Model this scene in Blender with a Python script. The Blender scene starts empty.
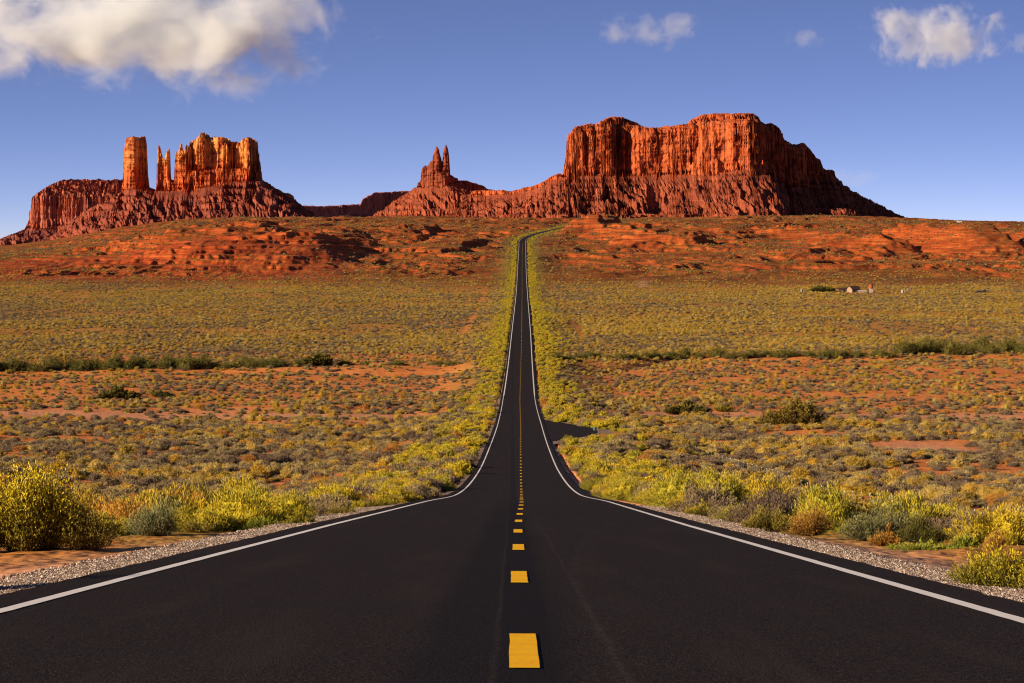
import bpy, math, random
import numpy as np

# ------------------------------------------------------------------ camera, sky, sun, exposure
SC = bpy.context.scene
F, CX, CY, HZ = 3000.0, 512.0, 341.5, 240.0          # focal length and eye-level row in pixels of the 1024 px frame
cam_d = bpy.data.cameras.new('camera')
cam = bpy.data.objects.new('camera', cam_d)
SC.collection.objects.link(cam)
cam_d.sensor_width = 36.0
cam_d.lens = 36.0 * F / 1024.0
cam_d.clip_start = 0.5
cam_d.clip_end = 200000.0
cam.location = (0, 0, 0)
cam.rotation_euler = (math.radians(90) - math.atan((CY - HZ) / F), 0, 0)
SC.camera = cam

SUN_ELEV, SUN_BACK = 16.5, 31.0                      # degrees above the horizon; degrees behind the camera's left hand
world = bpy.data.worlds.new('World')
SC.world = world
world.use_nodes = True
wn, wl = world.node_tree.nodes, world.node_tree.links
wn.clear()
w_out = wn.new('ShaderNodeOutputWorld')
w_bg = wn.new('ShaderNodeBackground')
w_bg.inputs['Strength'].default_value = 0.074
sky = wn.new('ShaderNodeTexSky')
sky.sky_type = 'NISHITA'
sky.sun_disc = False
sky.sun_elevation = math.radians(SUN_ELEV)
sky.sun_rotation = math.radians(270 - SUN_BACK)
sky.altitude = 1600
sky.air_density = 1.0
sky.dust_density = 0.35
sky.ozone_density = 2.2
tc = wn.new('ShaderNodeTexCoord')
mp = wn.new('ShaderNodeVectorMath'); mp.operation = 'MULTIPLY_ADD'
mp.inputs[1].default_value = (1, 1, 4.6)
mp.inputs[2].default_value = (0, 0, 0.06)             # the clear desert sky deepens fast above the horizon
nm = wn.new('ShaderNodeVectorMath'); nm.operation = 'NORMALIZE'
wl.new(tc.outputs['Generated'], mp.inputs[0]); wl.new(mp.outputs[0], nm.inputs[0]); wl.new(nm.outputs[0], sky.inputs['Vector'])
tint = wn.new('ShaderNodeMix'); tint.data_type = 'RGBA'; tint.blend_type = 'MULTIPLY'
tint.inputs['Factor'].default_value = 1.0
tint.inputs['B'].default_value = (1.13, 0.88, 1.08, 1)
hs = wn.new('ShaderNodeHueSaturation'); hs.inputs['Saturation'].default_value = 1.06
wl.new(sky.outputs[0], hs.inputs['Color']); wl.new(hs.outputs[0], tint.inputs['A'])
wl.new(tint.outputs['Result'], w_bg.inputs['Color'])
wl.new(w_bg.outputs[0], w_out.inputs['Surface'])

sun_d = bpy.data.lights.new('sun', 'SUN')
sun_d.energy = 5.0
sun_d.angle = math.radians(0.5)
sun_d.color = (1.0, 0.79, 0.55)
sun = bpy.data.objects.new('sun', sun_d)
SC.collection.objects.link(sun)
_e, _b = math.radians(SUN_ELEV), math.radians(SUN_BACK)
SUNV = (-math.cos(_b) * math.cos(_e), -math.sin(_b) * math.cos(_e), math.sin(_e))
from mathutils import Vector, Matrix
sun.rotation_euler = Vector(SUNV).to_track_quat('Z', 'Y').to_euler()

SC.view_settings.view_transform = 'Standard'
SC.view_settings.look = 'None'
SC.view_settings.exposure = 0.92
SC.view_settings.gamma = 1.0
SC.view_settings.use_curve_mapping = False
SC.render.engine = 'CYCLES'
cy = SC.cycles
cy.max_bounces = 6; cy.diffuse_bounces = 4; cy.glossy_bounces = 2; cy.transmission_bounces = 2; cy.volume_bounces = 6
cy.transparent_max_bounces = 8
cy.use_denoising = True
cy.denoiser = 'OPENIMAGEDENOISE'
cy.denoising_input_passes = 'RGB_ALBEDO_NORMAL'
cy.denoising_prefilter = 'ACCURATE'
cy.volume_step_rate = 1.0
cy.use_adaptive_sampling = False
cy.pixel_filter_type = 'BLACKMAN_HARRIS'
cy.filter_width = 1.15

# ------------------------------------------------------------------ numpy noise
_rs = np.random.RandomState(7)
_P = _rs.permutation(256).astype(np.int64); _P = np.concatenate([_P, _P, _P])
_A = _rs.rand(256) * 2 * np.pi
_G2 = np.stack([np.cos(_A), np.sin(_A)], 1)
_G3 = _rs.randn(256, 3); _G3 /= np.linalg.norm(_G3, axis=1)[:, None]
def _fade(t): return t * t * t * (t * (t * 6 - 15) + 10)
def pn2(x, y, seed=0):
    x = x + seed * 17.13; y = y + seed * 9.71
    xi = np.floor(x).astype(np.int64); yi = np.floor(y).astype(np.int64)
    fx = x - xi; fy = y - yi; u = _fade(fx); v = _fade(fy); xi &= 255; yi &= 255
    def g(i, j, dx, dy):
        h = _P[_P[(xi + i) & 255] + ((yi + j) & 255)]
        return _G2[h, 0] * dx + _G2[h, 1] * dy
    a = g(0, 0, fx, fy); b = g(1, 0, fx - 1, fy); c = g(0, 1, fx, fy - 1); d = g(1, 1, fx - 1, fy - 1)
    return ((a + u * (b - a)) + v * ((c + u * (d - c)) - (a + u * (b - a)))) * 1.5
def pn3(x, y, z, seed=0):
    x = x + seed * 11.3
    xi = np.floor(x).astype(np.int64); yi = np.floor(y).astype(np.int64); zi = np.floor(z).astype(np.int64)
    fx = x - xi; fy = y - yi; fz = z - zi; u = _fade(fx); v = _fade(fy); w = _fade(fz)
    xi &= 255; yi &= 255; zi &= 255
    def g(i, j, k):
        h = _P[_P[_P[(xi + i) & 255] + ((yi + j) & 255)] + ((zi + k) & 255)]
        G = _G3[h]
        return G[..., 0] * (fx - i) + G[..., 1] * (fy - j) + G[..., 2] * (fz - k)
    def lr(a, b, t): return a + t * (b - a)
    return lr(lr(lr(g(0,0,0), g(1,0,0), u), lr(g(0,1,0), g(1,1,0), u), v),
              lr(lr(g(0,0,1), g(1,0,1), u), lr(g(0,1,1), g(1,1,1), u), v), w) * 1.5
def fbm2(x, y, o=4, seed=0, gain=0.5):
    s = 0; a = 1.0; f = 1.0
    for i in range(o):
        s = s + a * pn2(x * f, y * f, seed + i); a *= gain; f *= 2.03
    return s
def ridged(x, y, o=3, seed=0):
    s = 0; a = 1.0; f = 1.0; t = 0
    for i in range(o):
        s = s + a * (1 - np.abs(pn2(x * f, y * f, seed + i)) * 2); t += a; a *= 0.5; f *= 2.1
    return s / t
def ss(a, b, x):
    t = np.clip((x - a) / (b - a), 0, 1)
    return t * t * (3 - 2 * t)
def hermite(xs, ys):
    xs = np.array(xs, float); ys = np.array(ys, float)
    h = np.diff(xs); dl = np.diff(ys) / h
    m = np.zeros_like(ys); m[0] = dl[0]; m[-1] = dl[-1]
    m[1:-1] = (dl[:-1] * h[1:] + dl[1:] * h[:-1]) / (h[1:] + h[:-1])
    def f(x):
        x = np.clip(x, xs[0], xs[-1])
        i = np.clip(np.searchsorted(xs, x, side='right') - 1, 0, len(xs) - 2)
        t = (x - xs[i]) / h[i]; t2 = t * t; t3 = t2 * t
        return (2*t3 - 3*t2 + 1) * ys[i] + (t3 - 2*t2 + t) * h[i] * m[i] + (-2*t3 + 3*t2) * ys[i+1] + (t3 - t2) * h[i] * m[i+1]
    return f

# ------------------------------------------------------------------ object helpers
def link(o, parent=None):
    SC.collection.objects.link(o)
    if parent is not None: o.parent = parent
    return o
def tag(o, label=None, cat=None, group=None, kind=None):
    if label: o['label'] = label
    if cat: o['category'] = cat
    if group: o['group'] = group
    if kind: o['kind'] = kind
    return o
def empty(name, loc=(0, 0, 0)):
    o = bpy.data.objects.new(name, None); o.location = loc; o.empty_display_size = 0.5
    return link(o)
def mesh_np(name, V, Fc, mat=None, smooth=True, attrs=None):
    """V (n,3), Fc (m,3|4) -> mesh"""
    me = bpy.data.meshes.new(name)
    V = np.asarray(V, np.float32); Fc = np.asarray(Fc, np.int32)
    k = Fc.shape[1]
    me.vertices.add(len(V)); me.vertices.foreach_set('co', V.ravel())
    me.loops.add(Fc.size); me.loops.foreach_set('vertex_index', Fc.ravel())
    me.polygons.add(len(Fc)); me.polygons.foreach_set('loop_start', np.arange(0, Fc.size, k, dtype=np.int32))
    me.update(calc_edges=True)
    me.polygons.foreach_set('use_smooth', np.full(len(Fc), smooth))
    for an, av in (attrs or {}).items():
        a = me.attributes.new(an, 'FLOAT', 'POINT'); a.data.foreach_set('value', np.asarray(av, np.float32).ravel())
    if mat: me.materials.append(mat)
    me.update()
    return me
def grid_faces(nr, nc):
    i = np.arange(nr * nc).reshape(nr, nc)
    return np.stack([i[:-1, :-1], i[:-1, 1:], i[1:, 1:], i[1:, :-1]], -1).reshape(-1, 4)
def obj_np(name, V, Fc, mat, parent=None, smooth=True, attrs=None):
    return link(bpy.data.objects.new(name, mesh_np(name, V, Fc, mat, smooth, attrs)), parent)

# ------------------------------------------------------------------ node helper
class NT:
    def __init__(self, name, rough=0.9, spec=0.1):
        self.m = bpy.data.materials.new(name); self.m.use_nodes = True
        self.n = self.m.node_tree.nodes; self.l = self.m.node_tree.links
        self.b = self.n['Principled BSDF']
        self.b.inputs['Roughness'].default_value = rough
        self.b.inputs['Specular IOR Level'].default_value = spec
    def put(self, sock, v):
        if hasattr(v, 'is_linked'): self.l.new(v, sock)
        elif isinstance(v, (tuple, list)) and len(v) == 3 and sock.type == 'RGBA': sock.default_value = (*v, 1)
        else: sock.default_value = v
    def pos(self): return self.n.new('ShaderNodeNewGeometry').outputs['Position']
    def obj(self): return self.n.new('ShaderNodeTexCoord').outputs['Object']
    def scale(self, v, s):
        q = self.n.new('ShaderNodeVectorMath'); q.operation = 'MULTIPLY'; self.l.new(v, q.inputs[0]); q.inputs[1].default_value = s
        return q.outputs[0]
    def noise(self, v, sc=1.0, det=3, rough=0.55, dist=0):
        q = self.n.new('ShaderNodeTexNoise'); self.l.new(v, q.inputs['Vector'])
        q.inputs['Scale'].default_value = sc; q.inputs['Detail'].default_value = det; q.inputs['Roughness'].default_value = rough
        q.inputs['Distortion'].default_value = dist
        return q.outputs['Fac']
    def vor(self, v, sc=1.0, out='Distance', feat='F1'):
        q = self.n.new('ShaderNodeTexVoronoi'); q.feature = feat; self.l.new(v, q.inputs['Vector']); q.inputs['Scale'].default_value = sc
        return q.outputs[out]
    def ramp(self, fac, stops, interp='LINEAR'):
        q = self.n.new('ShaderNodeValToRGB'); q.color_ramp.interpolation = interp
        e = q.color_ramp.elements
        while len(e) < len(stops): e.new(0.5)
        for s, (p, c) in zip(e, stops): s.position = p; s.color = (*c, 1) if len(c) == 3 else c
        self.l.new(fac, q.inputs[0]); return q.outputs[0]
    def mix(self, f, a, b, mode='MIX'):
        q = self.n.new('ShaderNodeMix'); q.data_type = 'RGBA'; q.blend_type = mode
        self.put(q.inputs['Factor'], f); self.put(q.inputs['A'], a); self.put(q.inputs['B'], b)
        return q.outputs['Result']
    def math(self, op, a, b=0.0, clamp=False):
        q = self.n.new('ShaderNodeMath'); q.operation = op; q.use_clamp = clamp
        self.put(q.inputs[0], a); self.put(q.inputs[1], b); return q.outputs[0]
    def sstep(self, x, a, b):
        q = self.n.new('ShaderNodeMapRange'); q.interpolation_type = 'SMOOTHSTEP'
        self.put(q.inputs[0], x); q.inputs[1].default_value = a; q.inputs[2].default_value = b
        return q.outputs[0]
    def attr(self, name):
        q = self.n.new('ShaderNodeAttribute'); q.attribute_name = name; return q.outputs['Fac']
    def sep(self, v):
        q = self.n.new('ShaderNodeSeparateXYZ'); self.l.new(v, q.inputs[0]); return q.outputs
    def bump(self, h, dist=0.1, strength=1.0, prev=None):
        q = self.n.new('ShaderNodeBump'); q.inputs['Distance'].default_value = dist; q.inputs['Strength'].default_value = strength
        self.l.new(h, q.inputs['Height'])
        if prev is not None: self.l.new(prev, q.inputs['Normal'])
        return q.outputs[0]
    def done(self, color, normal=None, rough=None):
        self.put(self.b.inputs['Base Color'], color)
        if normal is not None: self.l.new(normal, self.b.inputs['Normal'])
        if rough is not None: self.put(self.b.inputs['Roughness'], rough)
        return self.m
def plain(name, col, rough=0.8, amt=0.25, sc=3.0, metal=0.0):
    t = NT(name, rough)
    t.b.inputs['Metallic'].default_value = metal
    n = t.noise(t.obj(), sc, 4)
    c = t.mix(n, tuple(max(0, v * (1 - amt)) for v in col), tuple(min(1, v * (1 + amt)) for v in col))
    return t.done(c)

# ------------------------------------------------------------------ the lie of the land
base_z = hermite([-400, -150, -30, -4, 0, 15, 30, 45, 62.8, 85, 115, 185, 271, 367, 498, 679, 830, 1168, 1500, 1963, 2300, 2800, 3400, 3630, 3910, 4160, 4480, 4750, 5200, 6500, 9000, 20000, 80000],
                 [-2.5, -1.2, -0.80, -0.80, -0.973, -2.158, -3.343, -4.528, -5.934, -7.69, -10.06, -15.6, -20.9, -25.4, -30.6, -36.0, -37.2, -35.6, -35.2, -33.8, -30.2, -18.8, -1.0, 7.0, 14.3, 20.8, 28.4, 33.5, 34.5, 8, -12, -20, -40])
def road_x(d):
    return np.interp(d, [-200, 0, 30, 60, 115, 185, 271, 367, 498, 679, 1168, 1963, 2600, 3250], [-0.08, -0.06, -0.05, 0.0, 0.25, 0.46, 0.68, 0.93, 1.33, 1.65, 3.66, 6.5, 8.6, 11.3]) \
        + np.where(d > 3250, 0, 0)
_rx_far = hermite([3250, 3400, 3500, 3630, 3910, 4160, 4480, 4900], [11.3, 12.2, 16.5, 29, 60, 90, 129, 190])
def road_c(d):
    d = np.asarray(d, float)
    return np.where(d < 3250, road_x(d), _rx_far(np.maximum(d, 3250)))
_crest = hermite([-900, 0, 60, 120, 180, 240, 300, 400, 520, 600, 880, 950, 1024, 1200, 1900], [252, 248, 240, 229.5, 221, 217, 218, 218, 218.5, 218.5, 218.5, 220.5, 223, 228, 238])
def ground_z(X, d, raw=False):
    X = np.asarray(X, float); d = np.asarray(d, float)
    b = base_z(d)
    px = CX + F * X / np.maximum(d, 1)
    zc = (HZ - _crest(np.clip(px, -900, 1900))) / F * 4750
    b = b + (zc - 33.5) * ss(2500, 4700, d) * (1 - ss(6500, 9500, d))
    rd = np.abs(X - road_c(d))
    off = ss(4.8, 7, rd)
    spur_m = ss(28, 18, X) * ss(1, 3, X) * np.exp(-((d - 465) / 75) ** 4)
    side = -0.16 - 2.1 * ss(7, 27, rd) * ss(25, 130, d) * (1 - ss(1500, 2300, d)) * (1 - spur_m) - 0.25 * off * ss(10, 60, d) * (1 - spur_m)
    h = b + side
    # gentle swales of the plain
    near = (1 - ss(2100, 2500, d))
    h = h + (1 - spur_m) * ss(8, 40, rd) * near * (0.55 * fbm2(X / 38, d / 60, 3, 3) + 0.5 * ss(200, 600, d) * fbm2(X / 110, d / 160, 2, 9))
    h = h + off * 0.05 * fbm2(X / 0.9, d / 0.9, 2, 5) * (1 - ss(60, 110, d))
    # the wash: a shallow dry bed crossing the plain
    wd = 905 + 18 * pn2(X / 120, X * 0 + 2, 4) + np.where(X > 20, 90, 0) * ss(20, 60, X)
    h = h - 2.2 * np.exp(-((d - wd) / 16.0) ** 2) * ss(10, 22, rd)
    # a low bench and its nose at the left of the road
    nose = -168 + 14 * pn2(d / 60, d * 0, 6)
    bench = ss(2380, 2760, d + 40 * fbm2(X / 90, d / 200, 3, 12)) * (1 - ss(3050, 3900, d))
    pxa = CX + F * X / np.maximum(d, 1)
    h = h + (1 + 20 * ss(50, 210, pxa)) * bench * ss(nose + 32, nose - 22, X) * (0.8 + 0.3 * fbm2(X / 160, d / 160, 2, 14))
    n2 = -265 + 22 * pn2(d / 90, d * 0 + 5, 6)
    h = h + 6 * ss(2900, 3050, d) * (1 - ss(3500, 3900, d)) * ss(n2 + 60, n2 + 30, X + (d - 3000) * 0.12) * ss(60, 200, pxa)
    rill = ss(2300, 2420, d) * (1 - ss(2750, 2900, d)) * ss(nose + 60, nose - 30, X)
    h = h + rill * 1.7 * (ridged(X / 17 + 0.4 * pn2(X / 60, d / 60, 2), d / 150, 3, 44) - 0.5)
    # scarps whose shaded sides face right
    for (xa, d0, d1, hh, wd_, sl) in ((425, 3050, 3750, 12, 6, -0.10), (515, 2900, 3650, 21, 8, -0.03), (600, 2900, 3600, 14, 7, 0.02), (215, 3150, 3800, 13, 6, -0.12), (95, 3560, 4200, 14, 6, 0.10), (330, 2700, 3100, 6, 5, -0.1), (-45, 2950, 3500, 8, 6, 0.03), (-110, 3200, 3900, 8, 6, 0.03), (760, 3300, 4000, 7, 8, 0.05)):
        xx = xa + sl * (d - d0) + 16 * fbm2(d / 120, d * 0 + xa, 3, 8)
        h = h + hh * ss(d0, d0 + 160, d) * (1 - ss(d1 - 200, d1, d)) * ss(xx + wd_, xx - wd_, X) * ss(xx - 85, xx - 30, X) * ss(14, 40, rd)
    # eroded hills
    hill = ss(2120, 2600, d) * ss(9, 45, rd)
    am0 = 0.35 + 0.65 * ss(20, 160, CX + F * X / np.maximum(d, 1))
    gully = ridged(X / 95 + 0.6 * pn2(X / 200, d / 200, 1), d / 210, 4, 21) - 0.5
    fine = ridged(X / 26, d / 52, 3, 31) - 0.5
    am = (1 - 0.55 * ss(2250, 2400, d) * (1 - ss(2850, 3000, d)) * ss(-100, -190, X)) * am0 * hill * (1 - 0.35 * ss(4300, 5000, d))
    h = h + am * (7.0 * gully + 2.8 * fine * (0.35 + ss(-0.1, 0.4, fbm2(X / 170, d / 260, 2, 40))) + 4.0 * fbm2(X / 240, d / 420, 2, 33))
    stp = 6.5
    lz = (h + 3.0 * fbm2(X / 45, d / 70, 3, 71)) / stp; fl = np.floor(lz); fr = lz - fl
    tmask = 0.9 * (0.25 + 0.75 * ss(2400, 3000, d)) * hill * ss(-0.1, 0.4, fbm2(X / 260, d / 500, 2, 61)) * (1 - ss(4300, 4700, d))
    h = h + ((fl + ss(0.36, 0.64, fr)) - lz) * stp * 0.85 * tmask
    bm = ss(2250, 2400, d) * (1 - ss(2950, 3100, d)) * ss(-90, -190, X)
    lz = (h + 1.3 * fbm2(X / 40, d / 60, 3, 77)) / 4.2; fl = np.floor(lz); fr = lz - fl
    h = h + ((fl + ss(0.34, 0.66, fr)) - lz) * 4.2 * 0.75 * bm * ss(-0.3, 0.2, fbm2(X / 90, d / 200, 2, 78))
    if not raw:
        h = np.where(rd < 4.9, b - 0.30 - np.maximum(d, 0) * 0.00028, h)
    return h

# ------------------------------------------------------------------ ground
# rows follow the fall of the land so the mesh is as fine far away as the picture needs
def ground_rows():
    ds = [-120, -60, -30, -12, 0, 4]
    d = 8.0
    while d < 90000:
        ds.append(d)
        if d < 140: st = max(0.18, d * 0.006)
        elif d < 700: st = d * 0.006
        elif d < 2200: st = 6.5
        elif d < 4300: st = 4.2
        elif d < 5200: st = 9
        else: st = d * 0.03
        d += st
    return np.array(ds)
GD = ground_rows()
tx = np.concatenate([-np.tan(np.radians(np.array([78, 68, 58, 48, 40, 33, 27, 22.5, 19, 16.5, 15]))), np.linspace(-0.235, 0.235, 980), np.tan(np.radians(np.array([15, 16.5, 19, 22.5, 27, 33, 40, 48, 58, 68, 78])))])
DD = np.repeat(GD[:, None], len(tx), 1)
# columns bunch around the roadbed so its edge is clean
WW = np.maximum(DD, 30.0)
XX = WW * tx[None, :]
ZZ = ground_z(XX, DD)
RD = np.abs(XX - road_c(DD))

g = NT('desert_ground', 0.95, 0.05)
P = g.pos()
PX, PY, PZ = g.sep(P)[0:3]
n_big = g.noise(P, 0.012, 5, 0.6)
n_mid = g.noise(P, 0.11, 5, 0.6)
n_fin = g.noise(P, 2.3, 6, 0.65)
n_peb = g.noise(P, 14.0, 4, 0.7)
soil = g.ramp(n_mid, [(0.25, (0.42, 0.12, 0.026)), (0.5, (0.62, 0.21, 0.050)), (0.75, (0.70, 0.30, 0.095))])
soil = g.mix(g.math('MULTIPLY', n_big, 0.5), soil, (0.50, 0.145, 0.036))
soil = g.mix(g.math('MULTIPLY', g.sstep(n_fin, 0.48, 0.75), 0.7), soil, (0.30, 0.085, 0.028), 'MIX')
# hills: redder rock, pale bands, scrubby flats
nrm = g.n.new('ShaderNodeNewGeometry').outputs['Normal']
flat = g.sstep(g.sep(nrm)[2], 0.965, 0.995)
hn = g.noise(g.scale(P, (0.03, 0.012, 0.5)), 1.0, 4, 0.6)
rock = g.ramp(hn, [(0.3, (0.16, 0.024, 0.010)), (0.5, (0.36, 0.062, 0.014)), (0.66, (0.48, 0.115, 0.026)), (0.8, (0.56, 0.25, 0.10))])
scrubn = g.noise(g.scale(P, (0.35, 0.16, 0.3)), 1.0, 4, 0.75)
scrubc = g.ramp(g.noise(P, 0.02, 3), [(0.35, (0.10, 0.055, 0.013)), (0.65, (0.22, 0.13, 0.022))])
bare = g.attr('bare')
hcol = g.mix(g.math('MULTIPLY', g.math('MULTIPLY', g.sstep(scrubn, 0.40, 0.54), g.math('ADD', 0.25, g.math('MULTIPLY', flat, 0.65))), g.math('SUBTRACT', 1.0, bare)), rock, scrubc)
dots = g.sstep(g.noise(g.scale(P, (0.42, 0.20, 0.4)), 1.0, 2, 0.7), 0.56, 0.64)
hcol = g.mix(g.math('MULTIPLY', dots, g.math('SUBTRACT', 0.7, g.math('MULTIPLY', bare, 0.55))), hcol, (0.055, 0.032, 0.012))
zone = g.attr('hill')
col = g.mix(zone, soil, hcol)
# sage plain between the shrubs far off
far = g.attr('sage')
spk = g.noise(g.scale(P, (0.75, 0.30, 0.4)), 1.0, 3, 0.8)
sagec = g.ramp(g.noise(g.scale(P, (1.3, 0.5, 1)), 1.0, 2), [(0.3, (0.10, 0.065, 0.018)), (0.5, (0.26, 0.17, 0.030)), (0.72, (0.40, 0.28, 0.05))])
col = g.mix(g.math('MULTIPLY', g.sstep(spk, 0.40, 0.52), far), col, sagec)
# dry grass by the road
vg = g.attr('verge')
col = g.mix(g.math('MULTIPLY', vg, g.sstep(g.noise(P, 1.2, 5, 0.7), 0.32, 0.5)), col, g.mix(n_mid, (0.30, 0.20, 0.03), (0.20, 0.19, 0.03)))
pale = g.attr('pale')
col = g.mix(g.math('MULTIPLY', pale, 0.85), col, g.mix(n_fin, (0.46, 0.24, 0.135), (0.66, 0.40, 0.25)))
nb = g.bump(n_fin, 0.06, 0.6)
nb = g.bump(n_peb, 0.012, 0.6, nb)
nb = g.bump(scrubn, 0.9, 0.45, nb)
GM = g.done(col, nb)

hill_a = ss(2020, 2260, DD + 60 * fbm2(XX / 120, DD / 260, 3, 50))
sage_a = ss(1000, 1150, DD) * (1 - ss(2000, 2300, DD + 60 * fbm2(XX / 120, DD / 260, 3, 50))) * 0.85
tracks = np.exp(-((XX - 27.5) / 1.3) ** 2) * ss(650, 800, DD) + np.exp(-((XX + 19.5 + (DD - 1000) * -0.0008) / 1.2) ** 2) * ss(900, 1000, DD)
verge_a = ss(5.2, 5.8, RD) * ss(26, 7, RD) * ss(30, 80, DD) * ss(0.0, 1.0, 1 - 0.75 * ss(3.0, 9.0, RD) * ss(2600, 2300, DD) * 0.4)
pale_a = np.clip(ss(8.6, 5.2, RD) * ss(75, 55, DD) + 0.5 * ss(5.8, 5.2, RD) * ss(500, 200, DD) + 0.55 * np.exp(-((DD - 640 - 30 * pn2(XX / 60, XX * 0, 2)) / 30) ** 2) * ss(14, 30, RD)
                 + 0.8 * np.exp(-((XX - 62 - (DD - 450) * 0.05) / 7) ** 2 - ((DD - 455) / 26) ** 2) + 0.7 * np.exp(-((XX - 95) / 7) ** 2 - ((DD - 2190 - (XX - 95) * 10) / 70) ** 2), 0, 1)
V = np.stack([XX, DD, ZZ], -1).reshape(-1, 3)
ground = obj_np('ground', V, grid_faces(*XX.shape), GM, attrs={'hill': hill_a, 'bare': 0.85 * ss(2250, 2350, DD) * (1 - ss(2880, 3000, DD)) * ss(-100, -190, XX), 'sage': sage_a * (1 - 0.8 * np.clip(tracks, 0, 1)), 'verge': verge_a, 'pale': pale_a})
tag(ground, 'red desert ground falling to a sage plain and rising to eroded hills', None, None, 'structure')

# ------------------------------------------------------------------ road
def ribbon(name, a, b, mat, d0, d1, lift=0.0, step=None, parent=None, cross=1, skirt=0.0, wob=0.0):
    ds = [d0]
    while ds[-1] < d1:
        d = ds[-1]; ds.append(min(d1, d + (step or max(0.5, min(12, d * 0.02)))))
    ds = np.array(ds)
    c = road_c(ds); dx = np.gradient(c, ds) if len(ds) > 1 else np.zeros_like(ds)
    k = 1 / np.sqrt(1 + dx ** 2)
    u = np.linspace(a, b, cross + 1)
    fa = np.full_like(ds, 0.0)
    rows = []
    for i, uu in enumerate(u):
        w = wob * pn2(ds * 1.7, ds * 0 + 3.1 + i) if (i in (0, cross) and wob) else 0
        X = c + (uu + w) * k
        Y = ds - (uu + w) * dx * k
        Z = base_zr(X, ds) - 0.004 * abs(uu) * np.ones_like(ds) * 1.0 + lift
        rows.append(np.stack([X, Y, Z], -1))
    if skirt:
        L = rows[0].copy(); L[:, 0] -= skirt * 1.1; L[:, 2] -= skirt
        R = rows[-1].copy(); R[:, 0] += skirt * 1.1; R[:, 2] -= skirt
        rows = [L] + rows + [R]
    V = np.stack(rows, 1)
    return obj_np(name, V.reshape(-1, 3), grid_faces(len(ds), len(rows)), mat, parent, smooth=not skirt)
def base_zr(X, d):
    px = CX + F * road_c(d) / np.maximum(d, 1)
    zc = (HZ - _crest(np.clip(px, -900, 1900))) / F * 4750
    return base_z(d) + (zc - 33.5) * ss(2500, 4700, d) * (1 - ss(4800, 6500, d))

a = NT('asphalt', 0.92, 0.06)
P = a.pos(); X_, Y_, Z_ = a.sep(P)[0:3]
gr1 = a.noise(P, 38, 4, 0.85)
gr2 = a.vor(P, 70)
lng = a.noise(a.scale(P, (1.6, 0.10, 0)), 1.0, 4, 0.6)
pat = a.noise(P, 0.6, 5, 0.6)
c = a.ramp(gr1, [(0.36, (0.0035, 0.0027, 0.0024)), (0.50, (0.0125, 0.0092, 0.0074)), (0.68, (0.078, 0.057, 0.043))])
c = a.mix(a.math('MULTIPLY', a.sstep(lng, 0.48, 0.72), 0.55), c, (0.034, 0.025, 0.020))
fl_ = a.noise(P, 14.0, 5, 0.85)
c = a.mix(a.math('MULTIPLY', a.sstep(fl_, 0.52, 0.72), 0.40), c, (0.040, 0.028, 0.020))
c = a.mix(a.math('MULTIPLY', a.sstep(a.noise(P, 26.0, 3, 0.8), 0.60, 0.70), 0.55), c, (0.085, 0.055, 0.035))
c = a.mix(a.math('MULTIPLY', a.sstep(pat, 0.5, 0.72), 0.28), c, (0.014, 0.012, 0.012))
# a darker strip round the centre line, soft-edged and wavering
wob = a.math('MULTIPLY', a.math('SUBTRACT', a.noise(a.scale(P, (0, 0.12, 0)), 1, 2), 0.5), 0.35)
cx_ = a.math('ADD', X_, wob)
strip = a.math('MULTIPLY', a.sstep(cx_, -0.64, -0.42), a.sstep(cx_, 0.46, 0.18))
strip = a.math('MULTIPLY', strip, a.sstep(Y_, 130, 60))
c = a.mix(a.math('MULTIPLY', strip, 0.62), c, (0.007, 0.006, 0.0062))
core = a.math('MULTIPLY', a.sstep(X_, -0.10, -0.06), a.sstep(X_, 0.26, 0.22))
c = a.mix(a.math('MULTIPLY', a.math('MULTIPLY', core, a.sstep(gr1, 0.66, 0.50)), 0.85), c, (0.008, 0.007, 0.007))
for jx, jw in ((0.56, 0.035), (-0.09, 0.03)):
    jl = a.math('MULTIPLY', a.sstep(a.math('ABSOLUTE', a.math('SUBTRACT', a.math('ADD', X_, a.math('MULTIPLY', wob, 0.25)), jx)), jw, 0.0), a.sstep(a.noise(P, 20, 3, 0.8), 0.45, 0.62))
    c = a.mix(a.math('MULTIPLY', a.math('MULTIPLY', jl, a.sstep(Y_, 90, 45)), 0.5), c, (0.075, 0.055, 0.038))
# faint curved tyre marks
rx = a.math('SUBTRACT', X_, 0.0)
arc = a.math('SUBTRACT', a.math('MULTIPLY', a.math('POWER', a.math('MAXIMUM', a.math('SUBTRACT', Y_, 20.0), 0.0), 2.0), 0.00085), a.math('SUBTRACT', X_, 0.55))
arcm = a.math('MULTIPLY', a.sstep(a.math('ABSOLUTE', arc), 0.09, 0.0), a.sstep(a.noise(P, 3.0, 4, 0.7), 0.40, 0.65))
c = a.mix(a.math('MULTIPLY', arcm, 0.3), c, (0.05, 0.042, 0.038))
trn = a.math('ABSOLUTE', a.math('SUBTRACT', a.math('ADD', Y_, a.math('MULTIPLY', X_, 0.5)), 76.0))
c = a.mix(a.math('MULTIPLY', a.math('MULTIPLY', a.sstep(trn, 1.2, 0.1), a.sstep(X_, 0.4, 1.5)), 0.5), c, (0.008, 0.007, 0.007))
AB = a.bump(gr2, 0.006, 0.9)
AM = a.done(c, AB)

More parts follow.
